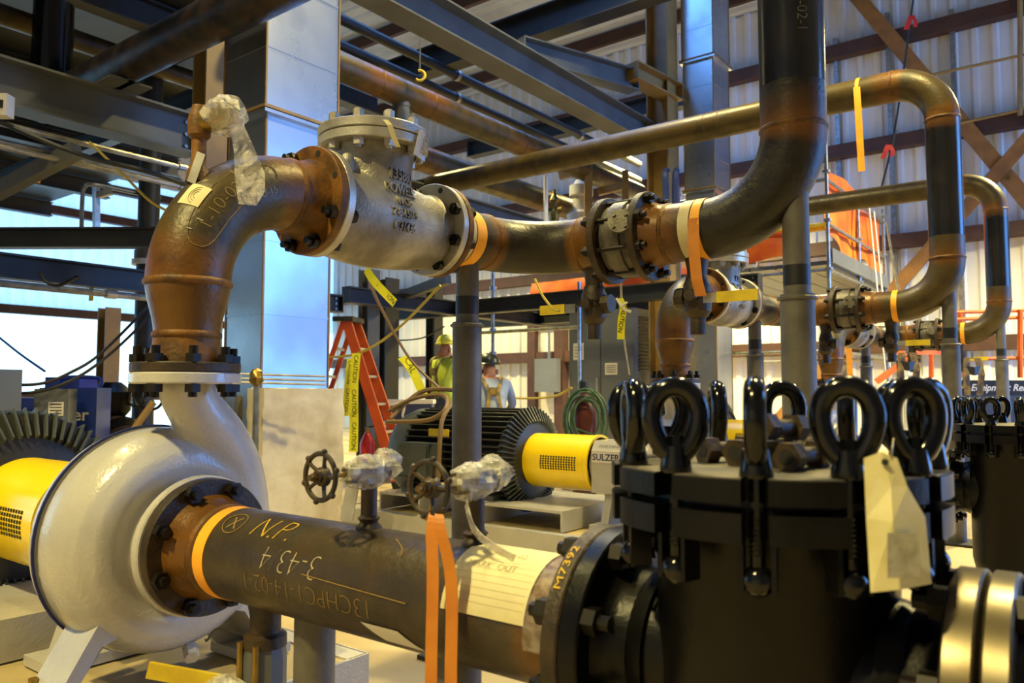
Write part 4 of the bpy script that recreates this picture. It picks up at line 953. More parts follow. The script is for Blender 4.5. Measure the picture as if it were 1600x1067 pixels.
def gauge_valve(x, label, seed):
    t = thing('gauge_valve', (x, YP, ZS + R8 - 0.005), label, 'valve', 'small handwheel valves')
    zc = 0.832
    MB().lathe((x, YP, ZS + R8 - 0.01), (0, 0, 1), [(0, 0.03), (0.012, 0.027), (0.022, 0.018), (0.03, 0.024), (0.036, 0.017), (0.12, 0.017)], 18).build('nipple', 'rust_dark', t)
    MB().cyl((x, YP + 0.04, zc), (x, YP - 0.06, zc), 0.027, 0.02, n=16).build('body', 'cast_brown', t)
    MB().cyl((x, YP - 0.06, zc), (x, YP - 0.158, zc), 0.006, n=10).build('stem', 'brass', t)
    yw = YP - 0.13; c = Vector((x, yw, zc)); hw = MB()
    hw.tube([c + Vector((0.046 * math.cos(a), 0, 0.046 * math.sin(a))) for a in [2 * PI * k / 30 for k in range(30)]], 0.0052, 8, loop=True)
    for k in range(6):
        a = 2 * PI * k / 6 + 0.3; hw.sphere(c + Vector((0.0505 * math.cos(a), 0, 0.0505 * math.sin(a))), 0.0065, 8, 5)
    w_ = hw.build('handwheel', 'cast_brown', t)
    for k in range(5):
        a = 2 * PI * k / 5; u_ = Vector((math.cos(a), 0, math.sin(a))); MB().tube([c + u_ * 0.014 + Vector((0, 0.006, 0)), c + u_ * 0.03 + Vector((0, 0.002, 0)), c + u_ * 0.045], [0.0055, 0.004, 0.0045], 7).build('spoke', 'cast_brown', w_)
    MB().lathe(c + Vector((0, 0.012, 0)), (0, -1, 0), [(0, 0.02), (0.012, 0.019), (0.016, 0.014), (0.022, 0.013)], 18).build('hub', 'cast_brown', w_)
    MB().hexn(c + Vector((0, -0.01, 0)), c + Vector((0, -0.02, 0)), 0.009).build('hub_nut', 'brass', w_, 0)
    mb = MB(); crumple(mb, (x + 0.002, YP - 0.012, zc), 0.036, 0.062, 0.036, seed, 18, 10, 0.2); crumple(mb, (x + 0.006, YP + 0.04, zc + 0.012), 0.04, 0.035, 0.034, seed + 1, 14, 8, 0.25)
    mb.build('plastic_wrap', 'film', t, 20)
    return t
gv1 = gauge_valve(-1.25, 'handwheel gauge valve wrapped in film on the suction pipe, nearer the white pump', 11)
MB().prism([(-0.016, 0), (0.016, 0), (0.016, -0.085), (-0.016, -0.085)], (-1.275, YP - 0.02, 0.815), (0.9, 0.3, 0), (0.15, 0.1, 1), (0.3, -0.9, 0), 0.002).build('valve_tag', 'alu', gv1, 0)
gv2 = gauge_valve(-0.957, 'handwheel gauge valve wrapped in film on the suction pipe, beside the orange ribbons', 21)
MB().strip(smooth_path([(-0.93, YP - 0.06, 0.80), (-0.9, YP - 0.075, 0.76), (-0.86, YP - 0.075, 0.735), (-0.82, YP - 0.06, 0.715)], 4), Vector((0.006, -0.004, 0.007))).build('film_strip', 'film', gv2, 0)
# orange ribbons hanging from the second handwheel
for k, (dx, dy, lab) in enumerate(((0.014, 0.0, 'left orange ribbon hanging from the handwheel in front of the suction pipe'), (0.036, 0.012, 'right orange ribbon hanging from the handwheel in front of the suction pipe'))):
    p0 = Vector((-0.945 + 0.012 * k, YP - 0.128, 0.795))
    pts = smooth_path([p0, p0 + Vector((dx * 0.4, -0.012, -0.03)), p0 + Vector((dx * 0.9, -0.016 + dy, -0.12)), p0 + Vector((dx, -0.02 + dy, -0.3)), p0 + Vector((dx * 1.1, -0.016 + dy, -0.55))], 5)
    o = MB().strip(pts, [Vector((0.006 + 0.005 * min(1, i / 6), 0.003, 0)) for i in range(len(pts))], 0.001).build('orange_ribbon', 'ribbon_orange', None, 0)
    tag(ground_origin(o), lab, 'ribbon', 'ribbons on the handwheel')
# drain valve hanging under the suction pipe near the pump, with its yellow lever and film
t = thing('drain_valve', (-1.6, YP, 0.25), 'grey drain valve with a worn yellow lever beneath the suction pipe', 'valve')
MB().lathe((-1.6, YP, ZS - R8 + 0.01), (0, 0, -1), [(0, 0.042), (0.03, 0.036), (0.07, 0.036), (0.075, 0.05), (0.1, 0.05)], 16).build('boss', 'rust_dark', t)
MB().lathe((-1.6, YP, ZS - R8 - 0.085), (0, 0, -1), [(0, 0.046), (0.03, 0.05), (0.1, 0.05), (0.11, 0.04), (0.16, 0.036)], 10).build('body', 'steel_gray', t, 20)
for dx in (-0.03, 0.03): MB().cyl((-1.6 + dx, YP - 0.046, 0.42), (-1.6 + dx, YP - 0.046, 0.29), 0.008, n=8).build('body_bolt', 'brass', t)
MB().bar((-1.67, YP - 0.07, 0.325), (-1.79, YP - 0.18, 0.36), 0.012, 0.036).build('lever_grip', 'yellow_lever', t, 0)
MB().bar((-1.6, YP - 0.05, 0.315), (-1.68, YP - 0.08, 0.327), 0.01, 0.03).build('lever_arm', 'plastic_white', t, 0)
crumple(MB(), (-1.64, YP - 0.075, 0.31), 0.06, 0.04, 0.04, 5).build('plastic_wrap', 'film', t, 20)
MB().tube(smooth_path([(-1.63, YP - 0.03, 0.43), (-1.7, YP - 0.06, 0.44), (-1.76, YP - 0.05, 0.4), (-1.8, YP - 0.03, 0.39)], 5), 0.003, 5).build('tie_wire', 'rubber', t)
# pipe stands under the suction pipe
for x, lab in ((-1.42, 'short grey stand under the suction pipe nearer the white pump'), (-1.0, 'short grey stand under the suction pipe behind the orange ribbons')):
    t = thing('pipe_stand', (x, YP, 0), lab, 'stand')
    MB().cyl((x, YP, 0.3), (x, YP, ZS - R8 + 0.02), 0.045, n=28).build('inner_pipe', 'stand_gray', t)
    MB().cyl((x, YP, 0.016), (x, YP, 0.32), 0.0465, n=28).build('sleeve', 'rubber', t)
    m_ = MB(); m_.bx(x - 0.1, x + 0.1, YP - 0.1, YP + 0.1, 0, 0.016); m_.build('base_plate', 'steel_dark', t, 0)

# ------------------------------------------------------------------ basket strainer
XS = -0.395
def notched(R, depth, half, n, ph):
    out = []
    for k in range(n):
        a = 2 * PI * k / n + ph; ha = half / R
        out += [((R) * math.cos(a - ha), (R) * math.sin(a - ha)), ((R - depth) * math.cos(a - ha * R / (R - depth)), (R - depth) * math.sin(a - ha * R / (R - depth))), ((R - depth) * math.cos(a + ha * R / (R - depth)), (R - depth) * math.sin(a + ha * R / (R - depth))), (R * math.cos(a + ha), R * math.sin(a + ha))]
        nx = 2 * PI * (k + 1) / n + ph - ha
        for j in range(1, 7):
            b = a + ha + (nx - a - ha) * j / 7; out.append((R * math.cos(b), R * math.sin(b)))
    return out
NB, PHB = 12, math.radians(-106)
def strainer(label, simple=False):
    t = thing('basket_strainer', (XS, YP, 0), label, 'strainer', 'black basket strainers')
    R = 0.232; o = notched(R, 0.045, 0.016, NB, PHB); X, Y, Z = (1, 0, 0), (0, 1, 0), (0, 0, 1)
    MB().prism(o, (XS, YP, 0.865), X, Y, Z, 0.03).build('cover', 'black_paint', t, 0)
    MB().prism([(x * 0.985, y * 0.985) for x, y in o], (XS, YP, 0.895), X, Y, Z, 0.0015).build('cover_face', 'cover_top_gray', t, 0)
    MB().prism(o, (XS, YP, 0.818), X, Y, Z, 0.036).build('body_flange', 'black_paint', t, 0)
    MB().cyl((XS, YP, 0.853), (XS, YP, 0.866), 0.18, n=40).build('gasket', 'rubber', t)
    MB().lathe((XS, YP, 0), (0, 0, 1), [(0.16, 0.04), (0.17, 0.1), (0.22, 0.15), (0.3, 0.166), (0.8, 0.166), (0.82, 0.18)], 48).build('body', 'black_paint', t)
    for k in range(3):
        a = 2 * PI * k / 3 + 0.6; q = Vector((XS + 0.13 * math.cos(a), YP + 0.13 * math.sin(a), 0)); m_ = MB(); m_.bar(q, q + Vector((0, 0, 0.28)), 0.05, 0.012); m_.bx(q.x - 0.05, q.x + 0.05, q.y - 0.05, q.y + 0.05, 0, 0.012); m_.build('leg', 'black_paint', t, 0)
    for s_ in (-1, 1):
        nz = MB(); nz.lathe((XS, YP, ZS), (s_, 0, 0), [(0.1, 0.112), (0.205, 0.112), (0.222, 0.12), (0.232, 0.135)], 44); nz.build('nozzle', 'black_paint', t)
        fl = flange(MB(), (XS + s_ * 0.232, YP, ZS), (s_, 0, 0), 0.1715, 0.034).build('nozzle_flange', 'black_paint' if s_ < 0 else 'machined', t)
        bolt_ring(t, (XS + s_ * 0.232, YP, ZS), (-s_, 0, 0), 0.149, 8, PI / 8, L=0.04)
        MB().lathe((XS, YP, ZS), (s_, 0, 0), [(0.155, 0.122), (0.17, 0.118), (0.185, 0.112)], 40, False, False).build('weld_bead', 'black_paint', t)
    turn = [math.radians(q) for q in (25, 109, 13, 42, 70, 20, 100, 40, 120, 30, 60, 128)]
    for k in range(NB):
        a = 2 * PI * k / NB + PHB; q = Vector((XS + 0.207 * math.cos(a), YP + 0.207 * math.sin(a), 0)); rad_ = Vector((math.cos(a), math.sin(a), 0)); tg_ = Vector((-math.sin(a), math.cos(a), 0))
        b = MB(); b.cyl(q + Vector((0, 0, 0.775)), q + Vector((0, 0, 0.93)), 0.009, n=10)
        for j in range(8): b.lathe(q + Vector((0, 0, 0.803 + j * 0.006)), (0, 0, 1), [(0, 0.009), (0.0015, 0.0103), (0.003, 0.0103), (0.0045, 0.009)], 10, False, False)
        b.sphere(q + Vector((0, 0, 0.772)), 0.02, 14, 8)
        sb = b.build('swing_bolt', 'black_gloss', t)
        m_ = MB()
        for e in (-1, 1): m_ = MB().bar(q + tg_ * e * 0.019 - rad_ * 0.004 + Vector((0, 0, 0.76)), q + tg_ * e * 0.019 - rad_ * 0.004 + Vector((0, 0, 0.82)), 0.006, 0.03, rad_); (m_.build('hinge_lug', 'black_paint', t, 0) if e < 0 else None)
        m_.build('hinge_lug', 'black_paint', t, 0)
        w_ = Vector((math.cos(turn[k]), math.sin(turn[k]), 0)); e_ = MB(); pts = []; z0 = 0.9
        for j in range(28):
            tt = 2 * PI * j / 28; x = 0.030 * math.sin(tt) * (1 - 0.2 * math.cos(tt)); z = z0 + 0.062 - 0.045 * math.cos(tt)
            pts.append(q + w_ * x + Vector((0, 0, z)))
        e_.tube(pts, 0.0135, 12, loop=True); e_.lathe(q + Vector((0, 0, 0.896)), (0, 0, 1), [(0, 0.02), (0.004, 0.021), (0.02, 0.018), (0.034, 0.016)], 18)
        e_.hexn(q + Vector((0, 0, 0.93)), q + Vector((0, 0, 0.943)), 0.0095)
        e_.build('eye_nut', 'black_gloss', t, 50)
    return t
stn = strainer('large black basket strainer with eye nuts in the right foreground')
# the mating flange and pipe on the strainer outlet
t = thing('outlet_pipe', (0.1, YP, ZS - R8), 'machined flange and pipe bolted to the strainer outlet at the lower right edge', 'pipe')
flange(MB(), (XS + 0.272, YP, ZS), (1, 0, 0), 0.1715, 0.03).build('flange', 'machined', t)
MB().lathe((XS + 0.302, YP, ZS), (1, 0, 0), [(0, 0.132), (0.07, R8), (0.9, R8)], 40).build('pipe', 'pipe', t)
bolt_ring(t, (XS + 0.302, YP, ZS), (1, 0, 0), 0.149, 8, PI / 8, L=0.04)
# loose hex studs lying on the strainer cover
def stud(p, d, label, L=0.085, r=0.0115):
    p = Vector(p); d = Vector(d).normalized(); t = thing('stud_bolt', p - Vector((0, 0, 0.019)), label, 'bolt', 'loose stud bolts on the strainer cover')
    MB().cyl(p - d * L / 2, p + d * L / 2, r, n=14).build('shank', 'cast_brown', t)
    for s_ in (-0.36, 0.5):
        MB().hexn(p + d * (L * s_ - 0.011), p + d * (L * s_ + 0.011), 0.0205).build('nut', 'cast_brown', t, 0)
    MB().cyl(p + d * (L * 0.5 + 0.011), p + d * (L * 0.5 + 0.0118), 0.0105, n=14).build('bore', 'ink', t, 0)
    return t
zc_ = 0.8965 + 0.0185; view = Vector((-0.35, -0.93, 0))
stud((-0.452, 1.135, zc_), (-0.45, -0.9, 0), 'leftmost loose stud bolt on the strainer cover')
stud((-0.413, 1.12, zc_), (-0.1, -1, 0), 'second loose stud bolt from the left on the strainer cover')
stud((-0.37, 1.115, zc_), (0.1, -1, 0), 'third loose stud bolt from the left, behind the middle eye nut')
stud((-0.327, 1.09, zc_), (-0.2, -1, 0), 'rightmost loose stud bolt on the strainer cover')
stud((-0.362, 1.1, zc_ + 0.036), (-0.25, -1, 0.05), 'loose stud bolt lying on top of the others on the strainer cover')
stud((-0.40, 1.175, zc_), (0.95, 0.3, 0), 'loose stud bolt lying crosswise behind the others on the strainer cover')
# paper tag hanging from an eye nut
k_ = 1
tp = at(1392, 712, 0.905)
tt_ = thing('paper_tag', at(1400, 925, 0.88), 'crumpled yellowed paper tag hanging from an eye nut of the near strainer', 'tag')
outl = [(1350, 716, 0.905), (1378, 706, 0.9), (1402, 716, 0.9), (1418, 760, 0.897), (1446, 808, 0.9), (1456, 912, 0.89), (1408, 921, 0.878), (1361, 926, 0.885), (1354, 810, 0.895)]
mb = MB(); ctr = at(1395, 815, 0.882); F_ = [at(*q) for q in outl]
for off in (0.0, 0.0012):
    c_ = mb.vert(ctr + FW * off); c2 = mb.vert(at(1392, 760, 0.893) + FW * off); ii = [mb.vert(q + FW * off) for q in F_]
    for i in range(len(ii)): mb.face(ii[i], ii[(i + 1) % len(ii)], c_ if 3 <= i <= 7 else c2)
    mb.face(c_, c2, ii[3]); mb.face(c_, c2, ii[8])
mb.build('tag_sheet', 'tag_paper', tt_, 0)
MB().tube([at(1392, 716, 0.899), at(1394, 700, 0.9), at(1396, 685, 0.92)], 0.001, 5).build('tag_wire', 'brass', tt_)
mb = MB(); mb.cyl(at(1383, 722, 0.896), at(1383, 722, 0.8945), 0.004, n=10); mb.build('tag_hole', 'ink', tt_)
mb = MB(); a, b_, c, e = at(1384, 832, 0.879), at(1432, 832, 0.884), at(1436, 900, 0.879), at(1384, 902, 0.872)
i_ = [mb.vert(q - FW * 0.004) for q in (a, b_, c, e)]; mb.face(*i_); mb.build('tag_print', 'print_gray', tt_, 0)

# ------------------------------------------------------------------ second and third pump lines
ZP = Vector((0, 0, -0.04))
for k, (up, dn, w1) in enumerate(((Vector((0, 3.0, 0)), Vector((0, 3.27, 0)), 'second'), (Vector((0, 6.2, 0)), Vector((0, 6.47, 0)), 'third'))):
    e_ = elbow_spool('rusty discharge elbow of the %s pump line, %s' % (w1, 'behind the near drain valves' if k == 0 else 'far back behind the second line'))
    e_.location = e_.location + up
    MB().cyl((XP, YP + up.y, 1.0105), (XP, YP + up.y, 1.051), 0.1395, n=36).build('spacer_ring', 'white_paint', e_)
    s_ = turn_spool('dark pipe bend after the check valve of the %s pump line' % w1, 0.27); s_.location = s_.location + dn
    dup(wf, dn, 'grey wafer butterfly valve of the %s pump line' % w1)
    r_ = riser_spool('tall dark riser and top bend of the %s pump line' % w1, 3.165 - 0.03 * k, -5.6 if k == 0 else -3.5, 'pipe_bronze', False); r_.location = r_.location + dn
    dup(d1, dn, 'left drain valve of the %s pump line' % w1); dup(d2, dn, 'right drain valve of the %s pump line' % w1)
    dup(pA, dn - Vector((0, 0.14, 0)), 'grey support post under the bend of the %s pump line' % w1); dup(pB, dn, 'grey support post under the riser of the %s pump line' % w1)
    dup(pm, up + ZP, 'white centrifugal pump of the %s line, %s' % (w1, 'partly hidden by the near strainer' if k == 0 else 'mostly hidden behind the near strainer'))
    dup(gd, up + ZP, 'yellow coupling guard of the %s pump, %s' % (w1, 'beside the SULZER nameplate' if k == 0 else 'glimpsed between the eye nuts'))
    dup(mo, up + ZP, 'dark finned electric motor of the %s pump, %s' % (w1, 'behind the support post' if k == 0 else 'far back behind the strainer'))
    dup(bp_, up + ZP, 'white baseplate under the %s pump' % w1)
    c_ = dup(cv, up, 'silver check valve of the %s pump line' % w1)
    for ch in list(c_.children_recursive):
        if ch.name.startswith(('wire_tag', 'paper_tag', 'tag_print')): bpy.data.objects.remove(ch)
dup(stn, Vector((0.046, 3.0, -0.04)), 'far black basket strainer at the right edge behind the near one')
o1 = Vector((0, 3.0, -0.04)); GX, GL = 0.0, 3.0
s2 = suction_spool('dark suction pipe of the second pump line behind the near strainer'); s2.location = s2.location + o1
# yellow ribbon on the second line's top bend
yr = YR + 3.27; mb = MB(); mb.lathe((-1.36, yr, 3.165), (1, 0, 0), [(0, 0.1105), (0, 0.1125), (0.025, 0.1125), (0.025, 0.1105)], 40, False, False)
mb.strip(smooth_path([(-1.345, yr - 0.114, 3.18), (-1.34, yr - 0.122, 3.08), (-1.335, yr - 0.125, 2.95), (-1.33, yr - 0.125, 2.75), (-1.325, yr - 0.125, 2.56)], 4), Vector((0.022, 0.004, 0)))
tag(ground_origin(mb.build('yellow_ribbon', 'tape_yellow_orange', None, 0)), 'yellow ribbon tied round the top bend of the second riser', 'ribbon')
# ------------------------------------------------------------------ behind the pumps
# wrapped panel between the pump and the second motor
p = at(412, 612, 4.15); t = thing('wrapped_panel', (p.x, p.y, 0), 'tall panel wrapped in crinkled white sheeting behind the white pump', 'panel')
mb = MB(); rnd = random.Random(4); R = []
x0, y0, w_, h_, th = p.x, p.y, 0.56, 1.0, 0.16
NX, NZ = 14, 22
def panel_pt(s_, z):
    per = [(0, 0), (0, w_), (-th, w_), (-th, 0), (0, 0)]; L = [w_, th, w_, th]; d = s_ * sum(L)
    for k in range(4):
        if d <= L[k] + 1e-9: f_ = d / L[k]; return (x0 + per[k][0] + (per[k + 1][0] - per[k][0]) * f_, y0 + per[k][1] + (per[k + 1][1] - per[k][1]) * f_)
        d -= L[k]
for j in range(NZ + 1):
    z = 0.02 + h_ * j / NZ; row = []
    for i in range(40):
        x, y = panel_pt(i / 40, z); row.append(mb.vert((x + (rnd.random() - 0.5) * 0.012, y + (rnd.random() - 0.5) * 0.012, z + (rnd.random() - 0.5) * 0.008)))
    R.append(row)
mb.quadgrid(R); mb.face(*R[-1]); mb.face(*R[0][::-1]); mb.build('sheeting', 'wrap_white', t, 60)
MB().bar((x0 - th - 0.02, y0 - 0.03, 0), (x0 - th - 0.02, y0 - 0.03, 0.98), 0.03, 0.03).build('frame_post', 'stand_gray', t, 0)
# tube and clamp fittings by the duct foot
for k, (v, dd) in enumerate(((585, 3.9), (592, 3.9), (598, 3.95))):
    o = MB().cyl(at(370, v - 1, dd), at(508, v + 3, dd + 0.35), 0.006, n=8).build('tubing', 'conduit', None); tag(ground_origin(o), ['upper', 'middle', 'lower'][k] + ' of three thin steel tubes below the duct', 'tube')
p = at(401, 590, 3.86); t = thing('tube_fitting', (p.x, p.y, 0), 'brass fitting on a post at the thin tubes below the duct', 'fitting'); crumple(MB(), p, 0.035, 0.035, 0.045, 8, 10, 8, 0.2).build('fitting', 'brass', t, 30); MB().cyl((p.x, p.y, 0), (p.x, p.y, p.z), 0.016, n=8).build('post', 'galv_tube', t)
# orange stepladder
def ladder():
    fA = at_z(622, 765, 0); fB = at_z(641, 757, 0)
    wv = (fB - fA); wv.z = 0; wv = wv.normalized() * 0.46
    top = at(549, 503, 8.35); H = top.z
    base = fA.copy(); t = thing('stepladder', base, 'orange fibreglass stepladder standing open behind the wrapped panel', 'ladder')
    tw = wv * 0.62; tA = Vector((top.x, top.y, H)) - tw / 2; tB = tA + tw
    for a, b_ in ((fA, tA), (fA + wv, tB)):
        MB().bar(a + Vector((0, 0, 0.04)), b_, 0.035, 0.1, wv.normalized().cross(b_ - a)).build('front_rail', 'ladder_orange', t, 0)
        MB().bar(a, a + (b_ - a).normalized() * 0.09, 0.04, 0.09, wv.normalized().cross(b_ - a)).build('rubber_foot', 'rubber', t, 0)
    sp_ = Vector((tA.x - fA.x, tA.y - fA.y, 0)).normalized() * 0.62
    for a, b_ in ((tA + sp_ * 0.05, tA + sp_ * 1.0), (tB + sp_ * 0.05, tB + sp_ * 1.0)):
        q = Vector((b_.x, b_.y, 0)); MB().bar(q, a, 0.025, 0.05).build('rear_rail', 'ladder_orange', t, 0)
    for k in range(1, 6):
        f_ = k / 6.0; a = fA.lerp(tA, f_); b_ = (fA + wv).lerp(tB, f_)
        MB().bar(a, b_, 0.08, 0.025).build('step', 'alu', t, 0)
    for k in range(1, 6):
        f_ = k / 6.0; a = Vector((tA.x, tA.y, 0)) + sp_ * (1 - 0.95 * f_) + Vector((0, 0, H * f_)); b_ = a + tw
        MB().bar(a, b_, 0.03, 0.03).build('rear_brace', 'alu', t, 0)
    MB().box(Vector((top.x, top.y, H + 0.02)) + sp_ * 0.05, (0.22, 0.36, 0.05), Matrix.Rotation(math.atan2(wv.y, wv.x) - PI / 2, 3, 'Z')).build('top_cap', 'motor_dark', t, 0)
    return t
ladder()
# caution streamers
streamer('caution_streamer', [at(572, 420, 5.5), at(585, 440, 5.4), at(617, 474, 5.3)], (RT * 0.5 + Vector((0, 0, 0.85))) * 0.03, 'yellow caution streamer hanging just below the check valve', [(0.78, 0.045)])
streamer('caution_streamer', [at(628, 558, 7.6), at(645, 580, 7.5), at(662, 618, 7.5)], (RT * 0.8 + Vector((0, 0, 0.3))) * 0.05, 'yellow caution streamer beside the worker in the lime shirt', [(0.6, 0.085)])
streamer('caution_streamer', [at(557, 552, 7.4), at(553, 600, 7.4), at(553, 660, 7.4), at(552, 706, 7.4)], RT * 0.042, 'long vertical caution tape hanging from the stepladder', [(0.17, 0.058), (0.5, 0.058), (0.82, 0.058)])
streamer('caution_streamer', [at(548, 560, 7.5), at(544, 600, 7.5), at(540, 650, 7.5)], RT * 0.035, 'pale caution tape hanging left of the long vertical tape', [(0.27, 0.05), (0.75, 0.05)])
streamer('caution_streamer', [at(145, 434, 6.9), at(143, 450, 6.9), at(142, 470, 6.9)], RT * 0.02, 'short caution streamer below the left platform', [])
streamer('caution_streamer', [at(58, 262, 6.2), at(60, 272, 6.2), at(59, 286, 6.2)], RT * 0.02, 'pale tape end hanging at upper left', [], 'tape_yellow_orange')
# ropes and slack lines
def rope(pts, r, m, label, cat='rope'):
    o = MB().tube(smooth_path(pts, 6), r, 6).build('slack_' + cat, m, None); tag(ground_origin(o), label, cat); return o
rope([at(505, 558, 8.0), at(560, 552, 7.6), at(620, 515, 7.4), at(688, 446, 7.0)], 0.012, 'rope_yellow', 'yellow rope slung from the duct past the ladder')
rope([at(574, 425, 5.6), at(590, 470, 6.5), at(640, 560, 7.2), at(693, 612, 7.0)], 0.014, 'cable_tan', 'dark pole-like cable slanting from the check valve to the post')
rope([at(620, 532, 8.2), at(660, 528, 8.2), at(694, 510, 8.0)], 0.008, 'rubber', 'thin dark cable sagging left of the post')
rope([at(836, 436, 3.05), at(848, 462, 3.0), at(864, 482, 2.95), at(874, 486, 2.9)], 0.005, 'rope_yellow', 'yellow cord hanging from the pipe bend to the lever')
rope([at(970, 440, 3.2), at(974, 520, 3.6), at(984, 585, 4.2)], 0.005, 'conduit', 'thin wire running down behind the near drain valve', 'wire')
rope([at(-10, 186, 5.0), at(120, 240, 5.0), at(230, 268, 5.2), at(300, 292, 5.6)], 0.018, 'rubber', 'black cable sagging under the upper left beam', 'cable')
rope([at(140, 222, 5.3), at(190, 270, 5.2), at(232, 312, 5.2), at(262, 330, 5.3)], 0.009, 'rope_yellow', 'yellow rope slanting down behind the elbow')
rope([at(62, 424, 6.2), at(72, 440, 6.2), at(92, 446, 6.2), at(122, 432, 6.2)], 0.014, 'rubber', 'black cable loop under the left platform', 'cable')
rope([at(-10, 600, 5.0), at(60, 600, 5.0), at(110, 582, 5.1), at(160, 550, 5.4), at(232, 478, 6.2)], 0.011, 'rubber', 'upper black cable running from the welder to the pipe', 'cable')
rope([at(-10, 614, 5.0), at(60, 612, 5.0), at(120, 590, 5.1), at(178, 548, 5.5), at(240, 488, 6.2)], 0.011, 'rubber', 'lower black cable running from the welder to the pipe', 'cable')
rope([at(-10, 520, 6.0), at(30, 552, 5.6), at(70, 580, 5.3)], 0.008, 'machine_blue', 'thin blue cable in front of the bright wall', 'cable')
rope([at(1428, -10, 9.0), at(1412, 110, 9.0), at(1395, 220, 9.0), at(1375, 302, 9.0)], 0.012, 'rubber', 'thin black wire rope slanting down from the roof at right', 'wire')
for (u, v, lab) in ((1424, 30, 'upper red flag on the wire rope'), (1388, 232, 'lower red flag on the wire rope')):
    t = thing('red_flag', at(u, v, 8.98), lab, 'flag'); MB().strip([at(u, v - 6, 8.97), at(u - 4, v + 4, 8.96), at(u - 8, v + 16, 8.96)], RT * 0.03).build('flag_tail', 'red_paint', t, 0); MB().strip([at(u + 2, v - 6, 8.97), at(u + 7, v + 4, 8.96), at(u + 6, v + 12, 8.96)], RT * 0.025).build('flag_tail', 'red_paint', t, 0)
# cooler on a crate, bucket, extinguisher
def boxy(c, sx, sy, sz, rz): return Matrix.Rotation(rz, 3, 'Z')
cb = at(638, 612, 9.4); RZ = Matrix.Rotation(YAW, 3, 'Z')
t = thing('wood_crate', (cb.x, cb.y, 0), 'brown wooden crate under the blue cooler', 'crate')
for k in range(4): MB().box((cb.x, cb.y, 0.07 + k * 0.135), (0.7, 0.45, 0.12), RZ).build('plank', 'wood', t, 0)
for s_ in (-0.3, 0.3): MB().box(Vector((cb.x, cb.y, 0.27)) + RT * s_ - FW * 0.235, (0.07, 0.02, 0.54), RZ).build('batten', 'wood', t, 0)
t = thing('cooler', (cb.x, cb.y, 0.54), 'blue cooler with a white lid and side handle behind the second motor', 'cooler')
MB().box((cb.x, cb.y, 0.70), (0.6, 0.36, 0.32), RZ).build('tub', 'cooler_blue', t, 0)
MB().box((cb.x, cb.y, 0.885), (0.63, 0.38, 0.05), RZ).build('lid', 'plastic_white', t, 0)
hc = Vector((cb.x, cb.y, 0)) - FW * 0.2 - RT * 0.13
MB().tube(smooth_path([hc + Vector((0, 0, 0.84)) - RT * 0.11, hc + Vector((0, 0, 0.85)) + RT * 0.1, hc + Vector((0, 0, 0.72)) + RT * 0.09, hc + Vector((0, 0, 0.62)) + RT * 0.13, hc + Vector((0, 0, 0.6)) - RT * 0.12, hc + Vector((0, 0, 0.7)) - RT * 0.09, hc + Vector((0, 0, 0.84)) - RT * 0.11], 4), 0.016, 8).build('handle', 'plastic_white', t)
p = at(619, 612, 8.9); t = thing('bucket', (p.x, p.y, 0), 'white plastic bucket in front of the wooden crate', 'bucket')
MB().lathe((p.x, p.y, 0), (0, 0, 1), [(0.0, 0.12), (0.3, 0.145), (0.31, 0.155), (0.34, 0.155), (0.345, 0.148), (0.34, 0.14), (0.05, 0.12)], 28, True, False).build('shell', 'plastic_white', t)
MB().tube(arc((p.x, p.y, 0.32), RT, (0, 0, -1), 0.155, 0.0, PI, 14), 0.004, 6).build('bail', 'galv_tube', t)
p = at(575, 612, 8.9); t = thing('fire_extinguisher', (p.x, p.y, 0), 'red fire extinguisher standing behind the caution tape', 'extinguisher')
MB().lathe((p.x, p.y, 0), (0, 0, 1), [(0, 0.06), (0.02, 0.085), (0.42, 0.085), (0.5, 0.05), (0.54, 0.03)], 24).build('cylinder', 'red_paint', t)
MB().lathe((p.x, p.y, 0.54), (0, 0, 1), [(0, 0.025), (0.06, 0.025)], 12).build('valve_head', 'brass', t)
MB().bar((p.x, p.y, 0.6), Vector((p.x, p.y, 0.62)) + RT * 0.12, 0.02, 0.02).build('handle', 'rubber', t, 0)
MB().tube(smooth_path([Vector((p.x, p.y, 0.57)) - RT * 0.03, Vector((p.x, p.y, 0.5)) - RT * 0.12, Vector((p.x, p.y, 0.25)) - RT * 0.1], 5), 0.01, 6).build('hose', 'rubber', t)
# electrical cabinet with louvres
cx, cy = -4.70, 8.74; t = thing('electrical_cabinet', (cx, cy, 0), 'tall grey electrical cabinet behind the near drain valve', 'cabinet')
m_ = MB(); m_.bx(cx - 0.97, cx, cy, cy + 0.58, 0.08, 2.06); m_.build('enclosure', 'cabinet_gray', t, 0)
m_ = MB(); m_.bx(cx - 0.95, cx - 0.02, cy + 0.02, cy + 0.56, 0, 0.08); m_.build('plinth', 'steel_dark', t, 0)
for xa, xb in ((cx - 0.96, cx - 0.49), (cx - 0.48, cx - 0.01)):
    m_ = MB(); m_.bx(xa, xb, cy - 0.02, cy, 0.1, 2.04); d_ = m_.build('door', 'cabinet_gray', t, 0)
    m_ = MB(); m_.bx(xb - 0.06, xb - 0.03, cy - 0.04, cy - 0.02, 1.0, 1.18); m_.build('latch', 'alu', d_, 0)
for k in range(16):
    z = 1.95 - k * 0.045; m_ = MB(); m_.box((cx + 0.006, cy + 0.3, z), (0.02, 0.4, 0.022), Matrix.Rotation(0.5, 3, 'Y')); m_.build('louvre', 'steel_dark', t, 0)
